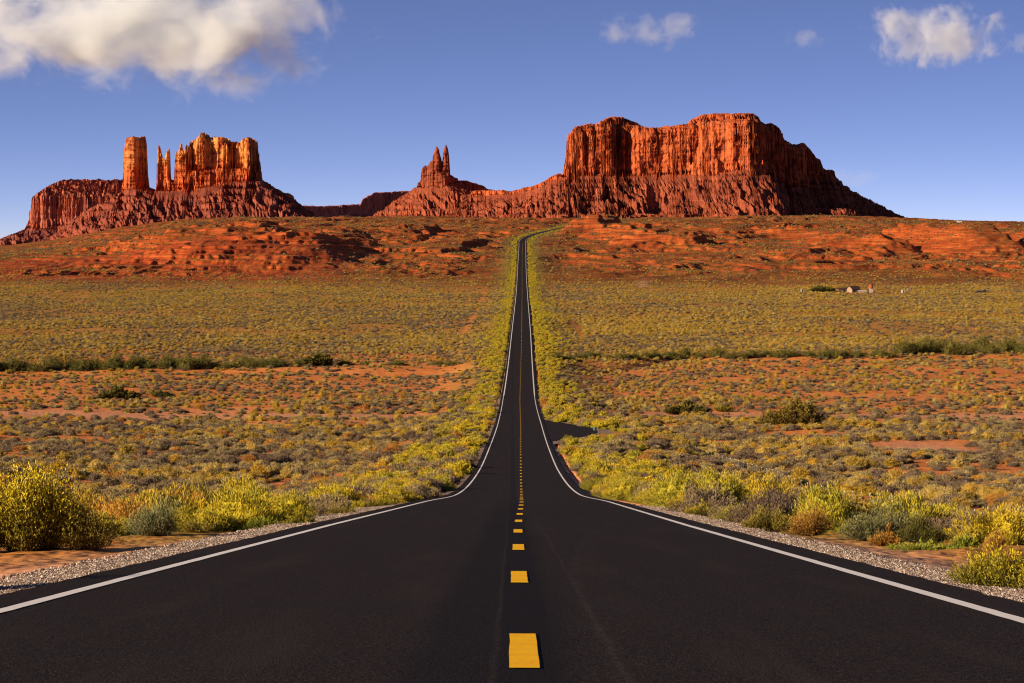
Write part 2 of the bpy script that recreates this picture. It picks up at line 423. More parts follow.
road = ribbon('road', -4.22, 4.05, AM, -60, 4900, 0.0, parent=None, cross=8, skirt=0.16, wob=0.06)
tag(road, 'long straight dark asphalt road with white edge lines and dashed yellow centre', None, None, 'structure')
wm = NT('white_road_paint', 0.8, 0.1)
wn_ = wm.noise(wm.pos(), 22, 5, 0.7)
WM = wm.done(wm.ramp(wn_, [(0.26, (0.16, 0.14, 0.13)), (0.38, (0.70, 0.66, 0.60)), (0.8, (0.84, 0.80, 0.74))]))
ym = NT('yellow_road_paint', 0.8, 0.08)
yn_ = ym.noise(ym.pos(), 30, 5, 0.75)
yl = ym.noise(ym.pos(), 2.2, 3, 0.5)
yl = ym.sstep(yl, 0.35, 0.65)
yc = ym.mix(yl, (0.93, 0.44, 0.002), (0.96, 0.53, 0.004))
YM = ym.done(ym.mix(ym.sstep(yn_, 0.42, 0.30), yc, (0.12, 0.06, 0.01)))
ribbon('edge_line', -3.75, -3.62, WM, -60, 700, 0.006, parent=road, wob=0.008)
ribbon('edge_line', 3.47, 3.60, WM, -60, 700, 0.006, parent=road, wob=0.008)
ribbon('edge_line', -3.80, -3.55, WM, 700, 4850, 0.02, parent=road)
ribbon('edge_line', 3.40, 3.65, WM, 700, 4850, 0.02, parent=road)
k = 0; d = 15.1 - 12.2 * 2
while d < 1150 and k < 99:
    ribbon('centre_dash', 0.04, 0.198, YM, d, d + 3.3, 0.006 if d < 200 else 0.012, step=0.6 if d < 80 else 3.3, parent=road, wob=0.006 if d < 80 else 0)
    d += 12.2; k += 1
far_dash = []
Vs = []; Fs = []
while d < 3300:
    for (uu, dd) in ((0.0, d), (0.22, d), (0.22, d + 3.3), (0.0, d + 3.3)):
        Vs.append((float(road_c(dd)) + uu, dd, float(base_zr(0, dd)) + 0.02))
    n = len(Vs); Fs.append((n - 4, n - 3, n - 2, n - 1)); d += 12.2
tag(obj_np('distant_centre_dashes', Vs, Fs, YM, road), kind='stuff')

# side road: a short paved spur at the right
def px_to_d(y):
    dd = np.linspace(100, 900, 4000); yy = HZ - F * base_zr(0, dd) / dd
    return float(np.interp(-y, -yy, dd))
sp = [(3.9, 534, 400), (5.4, 522, 408), (7.5, 508, 420), (9.3, 496, 430), (10.5, 488, 440), (11.3, 480, 448), (11.7, 472, 455)]
Vr = []
for (x, dfar, dnear) in sp:
    for t in np.linspace(0, 1, 12):
        dd = dnear + (dfar - dnear) * t
        Vr.append((x + float(road_c(dd)), dd, float(base_z(dd)) - 0.055 - 0.004 * (x - 3.9) ))
spur = obj_np('side_road', Vr, grid_faces(len(sp), 12), AM)
tag(spur, 'short paved side road leaving the right of the main road', None, None, 'structure')
Vr = []
for i, (x, dfar, dnear) in enumerate(sp + [(12.6, 475, 447), (13.6, 472, 450)]):
    for t in np.linspace(-0.10, 1.10, 8):
        dd = dnear + (dfar - dnear) * t
        Vr.append((x + 0.5 + float(road_c(dd)), dd, float(base_z(dd)) - 0.12 - 0.004 * (x - 3.9)))
grm = NT('gravel_bed', 0.95, 0.1)
P = grm.pos()
v1 = grm.vor(P, 30, 'Color'); v2 = grm.vor(P, 30)
gc = grm.ramp(grm.noise(v1, 1.5, 1), [(0.3, (0.08, 0.05, 0.038)), (0.5, (0.26, 0.165, 0.115)), (0.7, (0.46, 0.33, 0.24))])
GRM = grm.done(gc, grm.bump(v2, 0.03, 1.0))
tag(obj_np('side_road_shoulder', Vr, grid_faces(len(sp) + 2, 8), GRM), 'pale gravel edging round the short side road', None, None, 'structure')
# gravel shoulders
def shoulder(s, u0, u1, d0, d1):
    ds = [d0]
    while ds[-1] < d1: ds.append(ds[-1] + max(0.25, ds[-1] * 0.012))
    ds = np.array(ds); c = road_c(ds)
    us = np.linspace(0, 1, 8); rows = []
    for i, u in enumerate(us):
        u1d = u1 - 0.55 * ss(90, 160, ds)
        wob_ = 0.16 * pn2(ds * 0.5, ds * 0 + i * 0.15 + s) + 0.05 * pn2(ds * 2.5, ds * 0 + i)
        uu = u0 + (u1d - u0) * u + wob_ * (u > 0)
        X = c + s * uu
        bz = base_zr(X, ds) - 0.07 - 0.09 * u
        rows.append(np.stack([X, ds, np.where(u > 0.99, bz - 0.12, bz)], -1))
    return obj_np('gravel_shoulder', np.stack(rows, 1).reshape(-1, 3), grid_faces(len(ds), 8), GRM)
tag(shoulder(-1, 4.15, 5.5, 8, 700), 'strip of crushed pale gravel along the left asphalt edge', None, None, 'structure')
tag(shoulder(1, 4.0, 5.1, 8, 700), 'strip of crushed pale gravel along the right asphalt edge', None, None, 'structure')
tag(shoulder(-1, 4.15, 5.0, 700, 3200), 'far gravel strip left of the road', None, None, 'structure')
tag(shoulder(1, 4.0, 4.8, 700, 3200), 'far gravel strip right of the road', None, None, 'structure')

# ------------------------------------------------------------------ buttes and mesas
def sdist(poly, X, Y):
    """signed distance, positive inside"""
    poly = np.array(poly, float); n = len(poly)
    d2 = np.full(X.shape, 1e18); ins = np.zeros(X.shape, bool)
    for i in range(n):
        ax, ay = poly[i]; bx, by = poly[(i + 1) % n]
        ex, ey = bx - ax, by - ay
        wx, wy = X - ax, Y - ay
        t = np.clip((wx * ex + wy * ey) / (ex * ex + ey * ey + 1e-9), 0, 1)
        d2 = np.minimum(d2, (wx - t * ex) ** 2 + (wy - t * ey) ** 2)
        cnd = ((ay > Y) != (by > Y)) & (X < (bx - ax) * (Y - ay) / (by - ay + 1e-12) + ax)
        ins ^= cnd
    return np.where(ins, 1, -1) * np.sqrt(d2)

def rock_material(name, cliff=True, tone=(1, 1, 1), gold=None):
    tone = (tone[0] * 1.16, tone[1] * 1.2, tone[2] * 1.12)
    t = NT(name, 0.95, 0.05)
    P = t.pos(); z = t.sep(P)[2]
    def T(c): return tuple(min(0.9, a * b) for a, b in zip(c, tone))
    if cliff:
        st = t.noise(t.scale(P, (0.05, 0.05, 0.010)), 1.0, 5, 0.65)       # desert varnish running down the face
        bl = t.noise(t.scale(P, (0.02, 0.02, 0.03)), 1.0, 4, 0.6)
        c = t.ramp(st, [(0.30, T((0.16, 0.034, 0.020))), (0.45, T((0.36, 0.080, 0.028))), (0.60, T((0.45, 0.115, 0.038))), (0.78, T((0.54, 0.18, 0.07)))])
        c = t.mix(t.math('MULTIPLY', bl, 0.5), c, T((0.34, 0.066, 0.027)))
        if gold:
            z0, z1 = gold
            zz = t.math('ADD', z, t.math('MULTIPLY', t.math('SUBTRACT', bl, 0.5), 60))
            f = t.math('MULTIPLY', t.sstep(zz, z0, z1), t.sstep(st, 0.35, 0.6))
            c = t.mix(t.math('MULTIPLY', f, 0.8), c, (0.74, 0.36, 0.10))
        sb = t.noise(t.scale(P, (0.004, 0.004, 0.16)), 1.0, 4, 0.7)
        c = t.mix(t.math('MULTIPLY', t.sstep(sb, 0.53, 0.60), 0.38), c, T((0.20, 0.045, 0.026)))
        fn_ = t.noise(t.scale(P, (0.30, 0.30, 0.10)), 1.0, 5, 0.8)
        c = t.mix(t.math('MULTIPLY', t.sstep(fn_, 0.54, 0.68), 0.45), c, T((0.15, 0.035, 0.02)))
        h = t.noise(t.scale(P, (0.22, 0.22, 0.06)), 1.0, 6, 0.7)
        nb = t.bump(h, 2.4, 0.8)
        crk = t.noise(t.scale(P, (0.10, 0.10, 0.45)), 1.0, 4, 0.7)
        nb = t.bump(crk, 1.0, 0.5, nb)
    else:
        bl = t.noise(P, 0.018, 5, 0.65)
        c = t.ramp(bl, [(0.3, T((0.13, 0.028, 0.017))), (0.5, T((0.215, 0.050, 0.026))), (0.7, T((0.30, 0.080, 0.040)))])
        bd = t.noise(t.scale(P, (0.002, 0.002, 0.12)), 1.0, 3, 0.6)
        c = t.mix(t.sstep(bd, 0.52, 0.62), c, T((0.24, 0.058, 0.030)))
        sc_ = t.noise(P, 0.22, 4, 0.75)
        c = t.mix(t.math('MULTIPLY', t.sstep(sc_, 0.56, 0.66), 0.6), c, T((0.13, 0.06, 0.03)))
        c = t.mix(t.math('MULTIPLY', t.sstep(t.noise(P, 0.10, 5, 0.8), 0.52, 0.62), 0.5), c, T((0.14, 0.035, 0.022)))
        h = t.noise(P, 0.09, 6, 0.75)
        nb = t.bump(h, 3.0, 0.8)
    return t.done(c, nb)

class Massif:
    """A rock mass built column by column: a height field made of talus and cliff features, resampled along each
    column's own profile so cliffs get as many vertices as their height asks for, then roughened in 3D."""
    def __init__(s, D): s.D = D; s.sc = D / F; s.feats = []
    def P(s, px, dy=0): return ((px - CX) / F * (s.D + dy), s.D + dy)
    def H(s, px, y, dy=0): return ((px - CX) / F * (s.D + dy), (HZ - y) / F * (s.D + dy))
    def add(s, part, outline, top, foot, w=14, cap=0, capmax=0, flute=(14, 9, 2.5), slope=0.6, tal=150, steep=None, tierf=0.0, seed=0, talus=True, fl=36, jag=0, even=0):
        s.feats.append(dict(part=part, outline=[s.P(*o) for o in outline], top=[s.H(*t) for t in top], foot=[s.H(*t) for t in foot],
                            w=w, cap=cap, capmax=capmax, flute=flute, slope=slope, tal=tal, tierf=tierf, seed=seed, talus=talus, fl=fl, jag=jag, even=even))
    def spire(s, part, px, wpx, y, yf, dy=0, depth=None, lean=0.0, seed=0, taper=0.45, slope=0.6):
        r = wpx * s.sc; dp = depth or r * 1.1
        cx, cyy = s.P(px, dy)
        ol = [(cx + r * (1 + 0.15 * math.sin(7 * a + seed)) * math.cos(a), cyy + dp * math.sin(a)) for a in np.linspace(0, 2 * math.pi, 12, endpoint=False)]
        zt = (HZ - y) / F * (s.D + dy); zf = (HZ - yf) / F * (s.D + dy)
        s.feats.append(dict(part=part, outline=ol, top=[(cx - 1, zt), (cx + 1, zt)], foot=[(cx - 1, zf), (cx + 1, zf)], w=r * taper, cap=0, capmax=0,
                            flute=(0.8, 1.4, 1.0), slope=slope, tal=150, tierf=-1, seed=seed, talus=False, fl=24, jag=0, even=0))
    def height(s, X, Y, gamp=15.0, glen=45.0, bottom=-60):
        best = np.full(X.shape, -1e9); who = np.zeros(X.shape, int)
        talus = np.full(X.shape, -1e9)
        for k, f in enumerate(s.feats):
            sd = sdist(f['outline'], X, Y)
            tx_, tz_ = zip(*sorted(f['top'])); fx_, fz_ = zip(*sorted(f['foot']))
            T = np.interp(X, tx_, tz_); Z0 = np.interp(X, fx_, fz_)
            a1, a2, a3 = f['flute']; q = f['seed']
            vis = np.maximum(ss(-0.35, 0.45, pn2(X / 70, Y / 70, q + 40)), f['even'])          # some faces are smooth walls, some broken into pillars
            crk = 1.5 * np.exp(-(pn2(X / 34 + 0.3 * pn2(X / 12, Y / 12, 3), Y / 60, q + 51) / 0.075) ** 2) + 0.6 * np.exp(-(pn2(X / 9, Y / 15, q + 55) / 0.08) ** 2) * vis
            sp_ = sd + a1 * fbm2(X / 75, Y / 75, 2, q + 2) + a2 * (ridged(X / f['fl'], Y / f['fl'], 2, q + 5) - 0.55) * 2 * (0.15 + 0.85 * vis) + a3 * pn2(X / 6.5, Y / 6.5, q + 8) * (0.3 + 0.9 * vis) \
                - (0.55 * a2 * crk if f['tierf'] >= 0 else 0)
            if f['tierf'] < 0:                                   # a spire: tapers all the way up
                t = np.clip(sp_ / f['w'], 0, 1)
                prof = np.interp(t, [0, 0.12, 0.3, 0.6, 1.0], [0, 0.40, 0.70, 0.90, 1.0])
            else:
                t = np.clip(sp_ / f['w'], 0, 1)
                prof = np.interp(t, [0, 0.12, 0.30, 0.42, 0.66, 0.80, 1.0], [0, 0.16, 0.27, 0.33, 0.90, 0.955, 1.0])
            z = Z0 + (T - Z0) * prof + np.clip((sp_ - f['w']) * f['cap'], 0, f['capmax']) * (1 + 0.25 * fbm2(X / 30, Y / 30, 2, 3)) \
                + (3.5 * pn2(X / 22, Y / 22, q) + 1.5 * pn2(X / 7, Y / 7, q) + f['jag'] * (0.4 - np.abs(pn2(X / 11, Y / 14, q + 60)) * 2.2)) * ss(0.7, 1, t)
            up = sp_ > 0
            nw = up & (z > best)
            best = np.where(nw, z, best); who = np.where(nw, k + 1, who)
            if not f['talus']: continue
            # talus falling away from this feature's foot
            gy_, gx_ = np.gradient(sd, Y[:, 0], X[0, :])
            ln = np.hypot(gx_, gy_) + 1e-6
            gul = np.abs(gy_) / ln * ridged(X / glen + 0.22 * Y / glen + 0.75 * pn2(X / 80, Y / 110, 5) + 0.25 * pn2(X / 25, Y / 35, 6), Y / (glen * 5), 3, 15) + np.abs(gx_) / ln * ridged(X / (glen * 5), Y / glen, 3, 17)
            out = np.maximum(-sd, 0)
            H_ = f['tal']
            tz = Z0 + 6 - H_ * (1 - np.exp(-out * f['slope'] / H_)) + (gul - 0.62) * gamp * 1.8 * ss(0, 70, out) + gamp * 0.42 * (ridged((X + 0.35 * Y) / (glen * 0.30), Y / (glen * 0.9), 3, 19) - 0.5) * ss(0, 40, out) + 1.3 * pn2(X / 13, Y / 13, 3) * ss(0, 20, out) + 0.5 * pn2(X / 5, Y / 5, 3)
            # broken ledges in the slope
            lz = tz / 17.0; fr = lz - np.floor(lz)
            led = (np.floor(lz) + ss(0.25, 0.75, fr)) * 17.0
            tz = tz + (led - tz) * 0.8 * ss(-0.1, 0.35, pn2(X / 120, Y / 120, 23)) 
            talus = np.maximum(talus, tz)
        nt = talus > best
        who = np.where(nt, 0, who)
        return np.where(nt, talus, best), who
    def build(s, name, px0, px1, dy0, dy1, mats, label, ncol, nrow=420, nfine=900, gamp=15.0, glen=45.0, rough=3.0, back=0.35, bottom=-30):
        xs = np.linspace(s.P(px0)[0], s.P(px1)[0], ncol)
        u = np.linspace(0, 1, nfine)
        ys = s.D + dy0 + (dy1 - dy0) * (u ** 1.25)
        X, Y = np.meshgrid(xs, ys)
        Zh, who = s.height(X, Y, gamp, glen)
        Zh = np.maximum(Zh, bottom)
        # resample each column by arc length
        dl = np.hypot(np.diff(Zh, axis=0), np.diff(Y, axis=0) * 0.55)
        # the far side needs little
        frontness = np.where(np.diff(Zh, axis=0) > 0, 1.0, back)
        dl = np.where(Zh[:-1] <= bottom + 0.01, dl * 0.15, dl) * frontness + 1e-4
        S = np.concatenate([np.zeros((1, ncol)), np.cumsum(dl, 0)], 0)
        # smooth the row parameterisation across columns so quads stay well shaped
        Yn = np.empty((nrow, ncol)); Zn = np.empty((nrow, ncol)); Wn = np.empty((nrow, ncol), int)
        uu = np.linspace(0, 1, nrow)
        for c in range(ncol):
            q = np.interp(uu * S[-1, c], S[:, c], np.arange(nfine))
            i = np.clip(q.astype(int), 0, nfine - 2); fr = q - i
            Yn[:, c] = Y[i, c] * (1 - fr) + Y[i + 1, c] * fr
            Zn[:, c] = Zh[i, c] * (1 - fr) + Zh[i + 1, c] * fr
            Wn[:, c] = who[np.minimum(i + 1, nfine - 1), c]
        Xn = np.repeat(xs[None, :], nrow, 0)
        m = np.where(Wn > 0, 0.55, 0.38) * (Zn > bottom + 1)
        dispy = m * rough * (np.where(Wn > 0, 1.0, 0.0) * (4.6 * pn3(Xn / 42, Yn / 42, Zn / 34, 12) + 3.2 * (0.3 - np.abs(pn3(Xn / 19, Yn / 19, Zn / 26, 15)) * 1.6) + 3.0 * (0.3 - np.abs(pn3(Xn / 70, Yn / 70, Zn / 9, 14)) * 1.6)) + 1.2 * pn3(Xn / 16, Yn / 16, Zn / 11, 1) + 0.5 * pn3(Xn / 7, Yn / 7, Zn / 5, 2))
        dispx = m * rough * 0.5 * (pn3(Xn / 14, Yn / 14, Zn / 8, 4) + 0.6 * pn3(Xn / 5, Yn / 5, Zn / 4, 6))
        V = np.stack([Xn + dispx, Yn - dispy, Zn + m * rough * 0.3 * pn3(Xn / 5, Yn / 5, Zn / 5, 9)], -1).reshape(-1, 3)
        Fc = grid_faces(nrow, ncol)
        fw = Wn.reshape(-1)[Fc].max(1)
        root = empty(name, (float(s.P((px0 + px1) / 2)[0]), s.D, bottom))
        tag(root, label, 'butte')
        parts = ['talus_slope'] + [f['part'] for f in s.feats]
        groups = {}
        for k, pn in enumerate(parts): groups.setdefault(pn, []).append(k)
        for pn, ks in groups.items():
            sel = np.isin(fw, ks)
            if sel.sum() < 4: continue
            ff = Fc[sel]; used, inv = np.unique(ff, return_inverse=True)
            o = obj_np(pn.split(':')[0], V[used] - np.array(root.location), inv.reshape(ff.shape), mats.get(pn, mats['*']) if pn != 'talus_slope' else mats['talus_slope'], root, smooth=False)
        return root

M_cliff = rock_material('red_sandstone_cliff')
M_talus = rock_material('red_talus', False)
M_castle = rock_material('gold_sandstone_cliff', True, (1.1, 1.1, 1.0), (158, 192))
M_talus2 = rock_material('purple_talus', False, (0.92, 0.95, 1.15))
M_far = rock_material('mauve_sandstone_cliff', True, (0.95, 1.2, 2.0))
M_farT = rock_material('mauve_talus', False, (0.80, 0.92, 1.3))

# the great mesa on the right
m = Massif(8000)
m.add('cliff_wall',
      [(567, 70), (569, 10), (590, -8), (612, -6), (628, 22), (645, 30), (662, 34), (682, 16), (700, -8), (722, -30), (748, -46), (766, -26), (776, 30), (787, 130), (800, 235), (818, 330), (832, 440), (836, 560), (810, 900), (620, 900), (566, 480)],
      [(565, 131), (569, 129), (577, 127), (600, 126.5), (617, 126), (640, 128), (656, 130), (672, 128), (690, 126), (706, 124), (742, 122), (757, 123), (768, 126, 0), (772, 125, 60), (780, 128, 90), (784, 134, 120), (787, 142, 140), (794.6, 147, 190), (808, 145, 260), (813, 152, 330), (818, 160, 390), (820, 160, 420), (822, 170, 480)],
      [(560, 178), (600, 176), (640, 176), (690, 177), (740, 174), (770, 177), (790, 190, 160), (815, 186, 380), (824, 180, 500)],
      w=24, cap=0.42, capmax=7, flute=(15, 8.5, 2.2), slope=0.82, tal=250)
m.add('cap_rock', [(588, 60), (606, 30), (628, 75), (652, 130), (640, 300), (600, 320)], [(585, 122), (604, 119), (611, 116), (624, 116), (632, 119), (650, 126)], [(580, 130), (660, 131)], w=34, flute=(8, 4, 1.5), slope=0.5, tal=40, seed=3, talus=False)
m.add('cap_rock', [(680, 110), (700, 50), (738, 10), (758, 20), (768, 60), (765, 300), (690, 320)], [(680, 123), (692, 119), (704, 113.6), (712, 113), (754, 112.7), (768, 118)], [(670, 128), (775, 128)], w=34, flute=(8, 4, 1.5), slope=0.5, tal=40, seed=5, talus=False)
m.add('low_shoulder', [(470, 260), (500, 120), (540, 60), (562, 60), (562, 300), (500, 400)], [(480, 190, 150), (500, 190.5, 150), (512, 191.5, 120), (530, 187, 90), (541, 183.5, 80), (553, 176, 70), (560, 173, 70)], [(470, 196), (512, 196), (530, 192), (541, 189), (553, 182), (565, 178)], w=12, flute=(8, 6, 2), slope=0.7, tal=150, seed=8)
m.build('mesa', 440, 960, -640, 1000, {'*': M_cliff, 'talus_slope': M_talus}, 'huge broad red mesa with sheer fluted cliffs, right of the road on the horizon', 1100, 400, 950, gamp=13, glen=44, rough=3.0)

# the castle-like butte with its tower and spires
b = Massif(7000)
b.add('cliff_wall', [(185, 20), (188, -4), (194, -12), (203, -26), (211, -4), (217, -16), (228, -24), (236, -2), (240, -14), (250, -30), (256, -10), (259, 60), (262, 170), (240, 220), (200, 170)],
      [(186, 146), (190, 143), (192.5, 141.5), (199, 139), (201.5, 134.5), (203.5, 134.7), (205, 138), (210, 139.5), (212, 138.5), (222, 138.5), (224, 141), (226, 143.5), (236, 143), (239, 144.5), (241, 141), (244, 139.5), (251, 139), (254, 142), (257, 150), (259, 170)],
      [(185, 192), (195, 190), (215, 188), (235, 183), (250, 180), (260, 180)], w=12, flute=(4, 6.5, 2.5), slope=0.78, tal=400, seed=11, fl=22, jag=11, even=0.6)
b.add('rock_tower', [(122, 30), (123, 2), (130, -12), (137, -10), (140, 12), (149.5, 74), (150, 110), (136, 120), (124, 90)], [(122, 154), (124, 146), (126, 138.5), (133, 136.8), (147, 136.8), (151, 138)], [(118, 195), (122, 194), (135, 192), (150, 188)], w=9, flute=(2, 3, 1.5), slope=0.64, tal=400, seed=13)
b.add('cliff_base', [(156, 20), (158, -22), (172, -26), (190, -34), (205, -44), (235, -32), (256, -36), (262, 10), (260, 150), (160, 120)], [(156, 184), (160, 177), (172, 181), (174, 183), (180, 176), (195, 172), (230, 168), (262, 172)], [(154, 194), (190, 193), (235, 186), (262, 182)], w=15, flute=(3, 6, 2.5), slope=0.78, tal=400, seed=16, fl=18, even=0.7)
b.add('rock_spire:left', [(155.8, 0), (158, -14), (163, -11), (168, -14), (172.8, 0), (171, 16), (158, 16)], [(157, 168), (158, 152), (159.2, 145.2), (160.6, 148), (161.6, 152), (163.2, 158), (165.8, 160), (167.4, 152), (169.6, 147.5), (171, 150), (172, 176)], [(155, 192), (173, 190)], w=5, flute=(0.6, 1.6, 0.8), slope=0.6, tal=130, seed=12, talus=False)
b.add('rock_spire:right', [(173.6, 4), (175, -12), (180, -22), (186, -20), (193, -8), (192, 22), (176, 18)], [(173.5, 176), (175, 156), (176.4, 150.6), (178.4, 157), (179.6, 150), (181.8, 142.8), (183.4, 150), (185, 153), (186.6, 145), (189, 147), (193, 142)], [(172, 192), (193, 191)], w=7, flute=(1.2, 2.6, 1.0), slope=0.6, tal=130, seed=14, talus=False)
b.add('low_shoulder', [(262, 40), (266, 10), (276, -5), (292, 10), (296, 60), (290, 160), (262, 150)], [(262, 182), (267, 186), (274, 190), (282, 193), (293, 195), (296, 197)], [(262, 190), (280, 200), (296, 204)], w=10, flute=(5, 5, 2), slope=0.85, tal=330, seed=15)
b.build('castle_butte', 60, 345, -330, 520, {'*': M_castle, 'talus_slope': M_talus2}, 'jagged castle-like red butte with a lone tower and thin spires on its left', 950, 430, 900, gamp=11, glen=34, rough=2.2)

# the flat fluted mesa behind it
c_ = Massif(9500)
c_.add('cliff_wall', [(28, 60), (30, 0), (45, -20), (60, 0), (80, -15), (100, 10), (122, 0), (160, 60), (160, 600), (40, 600)],
       [(28, 196), (34, 194.5), (60, 194), (160, 194)], [(26, 230), (60, 228), (90, 226), (160, 222)], w=22, cap=0.55, capmax=42, flute=(4, 9, 0.8), slope=0.5, tal=110, seed=21, fl=24, even=1)
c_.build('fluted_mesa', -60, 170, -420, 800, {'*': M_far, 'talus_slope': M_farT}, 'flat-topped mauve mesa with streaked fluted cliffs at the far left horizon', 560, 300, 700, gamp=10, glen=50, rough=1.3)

# the middle butte with twin fingers
e_ = Massif(8600)
for (px, w_, y, yf, dy, sd_, tp) in ((436.6, 5.2, 145, 182, 0, 1, 0.95), (433, 7.0, 160, 182, 5, 2, 0.8), (446, 4.4, 145, 181, 5, 3, 0.9), (444, 5.5, 160, 181, 5, 4, 0.8), (430, 4.0, 165, 182, 4, 5, 0.5), (425, 4.0, 166, 182, 4, 6, 0.5), (440, 10.5, 172, 183, 10, 7, 0.4)):
    e_.spire('rock_spire', px, w_, y, yf, dy, seed=sd_, taper=tp)
    e_.feats[-1]['part'] = 'rock_spire:%d' % sd_
e_.add('cliff_wall', [(414, 40), (421, 0), (432, -18), (446, -14), (455, 15), (462, 60), (440, 120), (418, 110)], [(412, 185), (421, 180.5), (450, 175), (463, 179)], [(411, 190), (440, 188), (464, 184)], w=16, flute=(4, 6, 2), slope=0.8, tal=300, seed=31)
e_.add('low_shoulder', [(412, 110), (430, 60), (470, 60), (487, 110), (505, 130), (530, 160), (530, 420), (420, 300)], [(403, 197), (412, 190), (450, 182), (463, 180), (482, 185.5), (487, 188.5), (504, 192), (530, 194)], [(400, 201), (440, 194), (480, 193), (530, 200)], w=14, flute=(6, 6, 2), slope=0.95, tal=380, seed=33)
e_.build('spired_butte', 340, 545, -360, 640, {'*': M_talus, 'talus_slope': M_talus}, 'conical red butte crowned by two thin rock fingers, left of the road', 620, 330, 800, gamp=13, glen=40, rough=2.4)

# low dark ridge between them
r_ = Massif(11000)
r_.add('cliff_wall', [(262, -260), (300, -60), (358, 330), (363, 400), (380, 540), (404, 760), (440, 1000), (440, 1150), (240, 1150), (240, -200)], [(262, 205, -260), (300, 205.6, -60), (321, 206.2, 80), (345, 205, 240), (359, 204, 330), (362, 198.7, 400), (374, 192.7, 500), (403, 191, 760), (440, 191, 1000)], [(262, 222, -200), (300, 219, -60), (403, 214, 760)], w=22, flute=(8, 6, 2), slope=1.6, tal=300, seed=41)
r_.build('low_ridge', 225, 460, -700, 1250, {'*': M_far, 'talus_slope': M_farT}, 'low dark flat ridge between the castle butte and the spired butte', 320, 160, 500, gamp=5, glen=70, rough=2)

# ------------------------------------------------------------------ desert shrubs
rng = np.random.RandomState(11)
def leaf_material(name, base, tips, stem=(0.16, 0.10, 0.05), vary=0.5, rough=0.75):
    """base/tips: lists of colours a plant's own random number picks between; 'tip' runs 0 at the wood to 1 at the leaf ends"""
    t = NT(name, rough, 0.15)
    oi = t.n.new('ShaderNodeObjectInfo').outputs['Random']
    isl = t.n.new('ShaderNodeNewGeometry').outputs['Random Per Island']
    def rp(cols):
        if len(cols) == 1: return t.ramp(oi, [(0.0, cols[0]), (1.0, cols[0])])
        return t.ramp(oi, [(i / (len(cols) - 1), c) for i, c in enumerate(cols)])
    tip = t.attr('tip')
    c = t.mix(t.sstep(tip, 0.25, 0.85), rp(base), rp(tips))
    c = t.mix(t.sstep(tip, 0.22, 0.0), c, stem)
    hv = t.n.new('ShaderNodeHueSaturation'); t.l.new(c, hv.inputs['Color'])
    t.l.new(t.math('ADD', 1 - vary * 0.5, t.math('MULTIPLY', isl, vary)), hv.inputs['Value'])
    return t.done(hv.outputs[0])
LM = {
 'verge': leaf_material('verge_rabbitbrush_leaves', [(0.13, 0.13, 0.012), (0.17, 0.15, 0.014), (0.10, 0.10, 0.014)], [(0.56, 0.41, 0.016), (0.36, 0.31, 0.025), (0.60, 0.39, 0.012), (0.26, 0.21, 0.03), (0.48, 0.37, 0.02)]),
 'rabbitbrush': leaf_material('rabbitbrush_leaves', [(0.17, 0.13, 0.016), (0.22, 0.15, 0.018), (0.16, 0.12, 0.025)], [(0.43, 0.265, 0.026), (0.32, 0.22, 0.038), (0.50, 0.29, 0.028), (0.52, 0.39, 0.12), (0.24, 0.15, 0.03)]),
 'sagebrush': leaf_material('sagebrush_leaves', [(0.08, 0.055, 0.034), (0.12, 0.085, 0.04), (0.06, 0.042, 0.032)], [(0.17, 0.115, 0.075), (0.40, 0.32, 0.12), (0.11, 0.072, 0.052), (0.36, 0.27, 0.12), (0.14, 0.095, 0.065), (0.21, 0.145, 0.09)]),
 'rust': leaf_material('rust_leaves', [(0.22, 0.09, 0.025), (0.25, 0.13, 0.02)], [(0.36, 0.15, 0.03), (0.50, 0.28, 0.04), (0.33, 0.12, 0.03)]),
 'green': leaf_material('green_leaves', [(0.045, 0.050, 0.010), (0.06, 0.055, 0.014)], [(0.12, 0.115, 0.018), (0.16, 0.13, 0.025), (0.10, 0.10, 0.02)]),
 'sagegreen': leaf_material('grey_green_leaves', [(0.12, 0.12, 0.05)], [(0.24, 0.24, 0.09), (0.27, 0.25, 0.10)]),
}
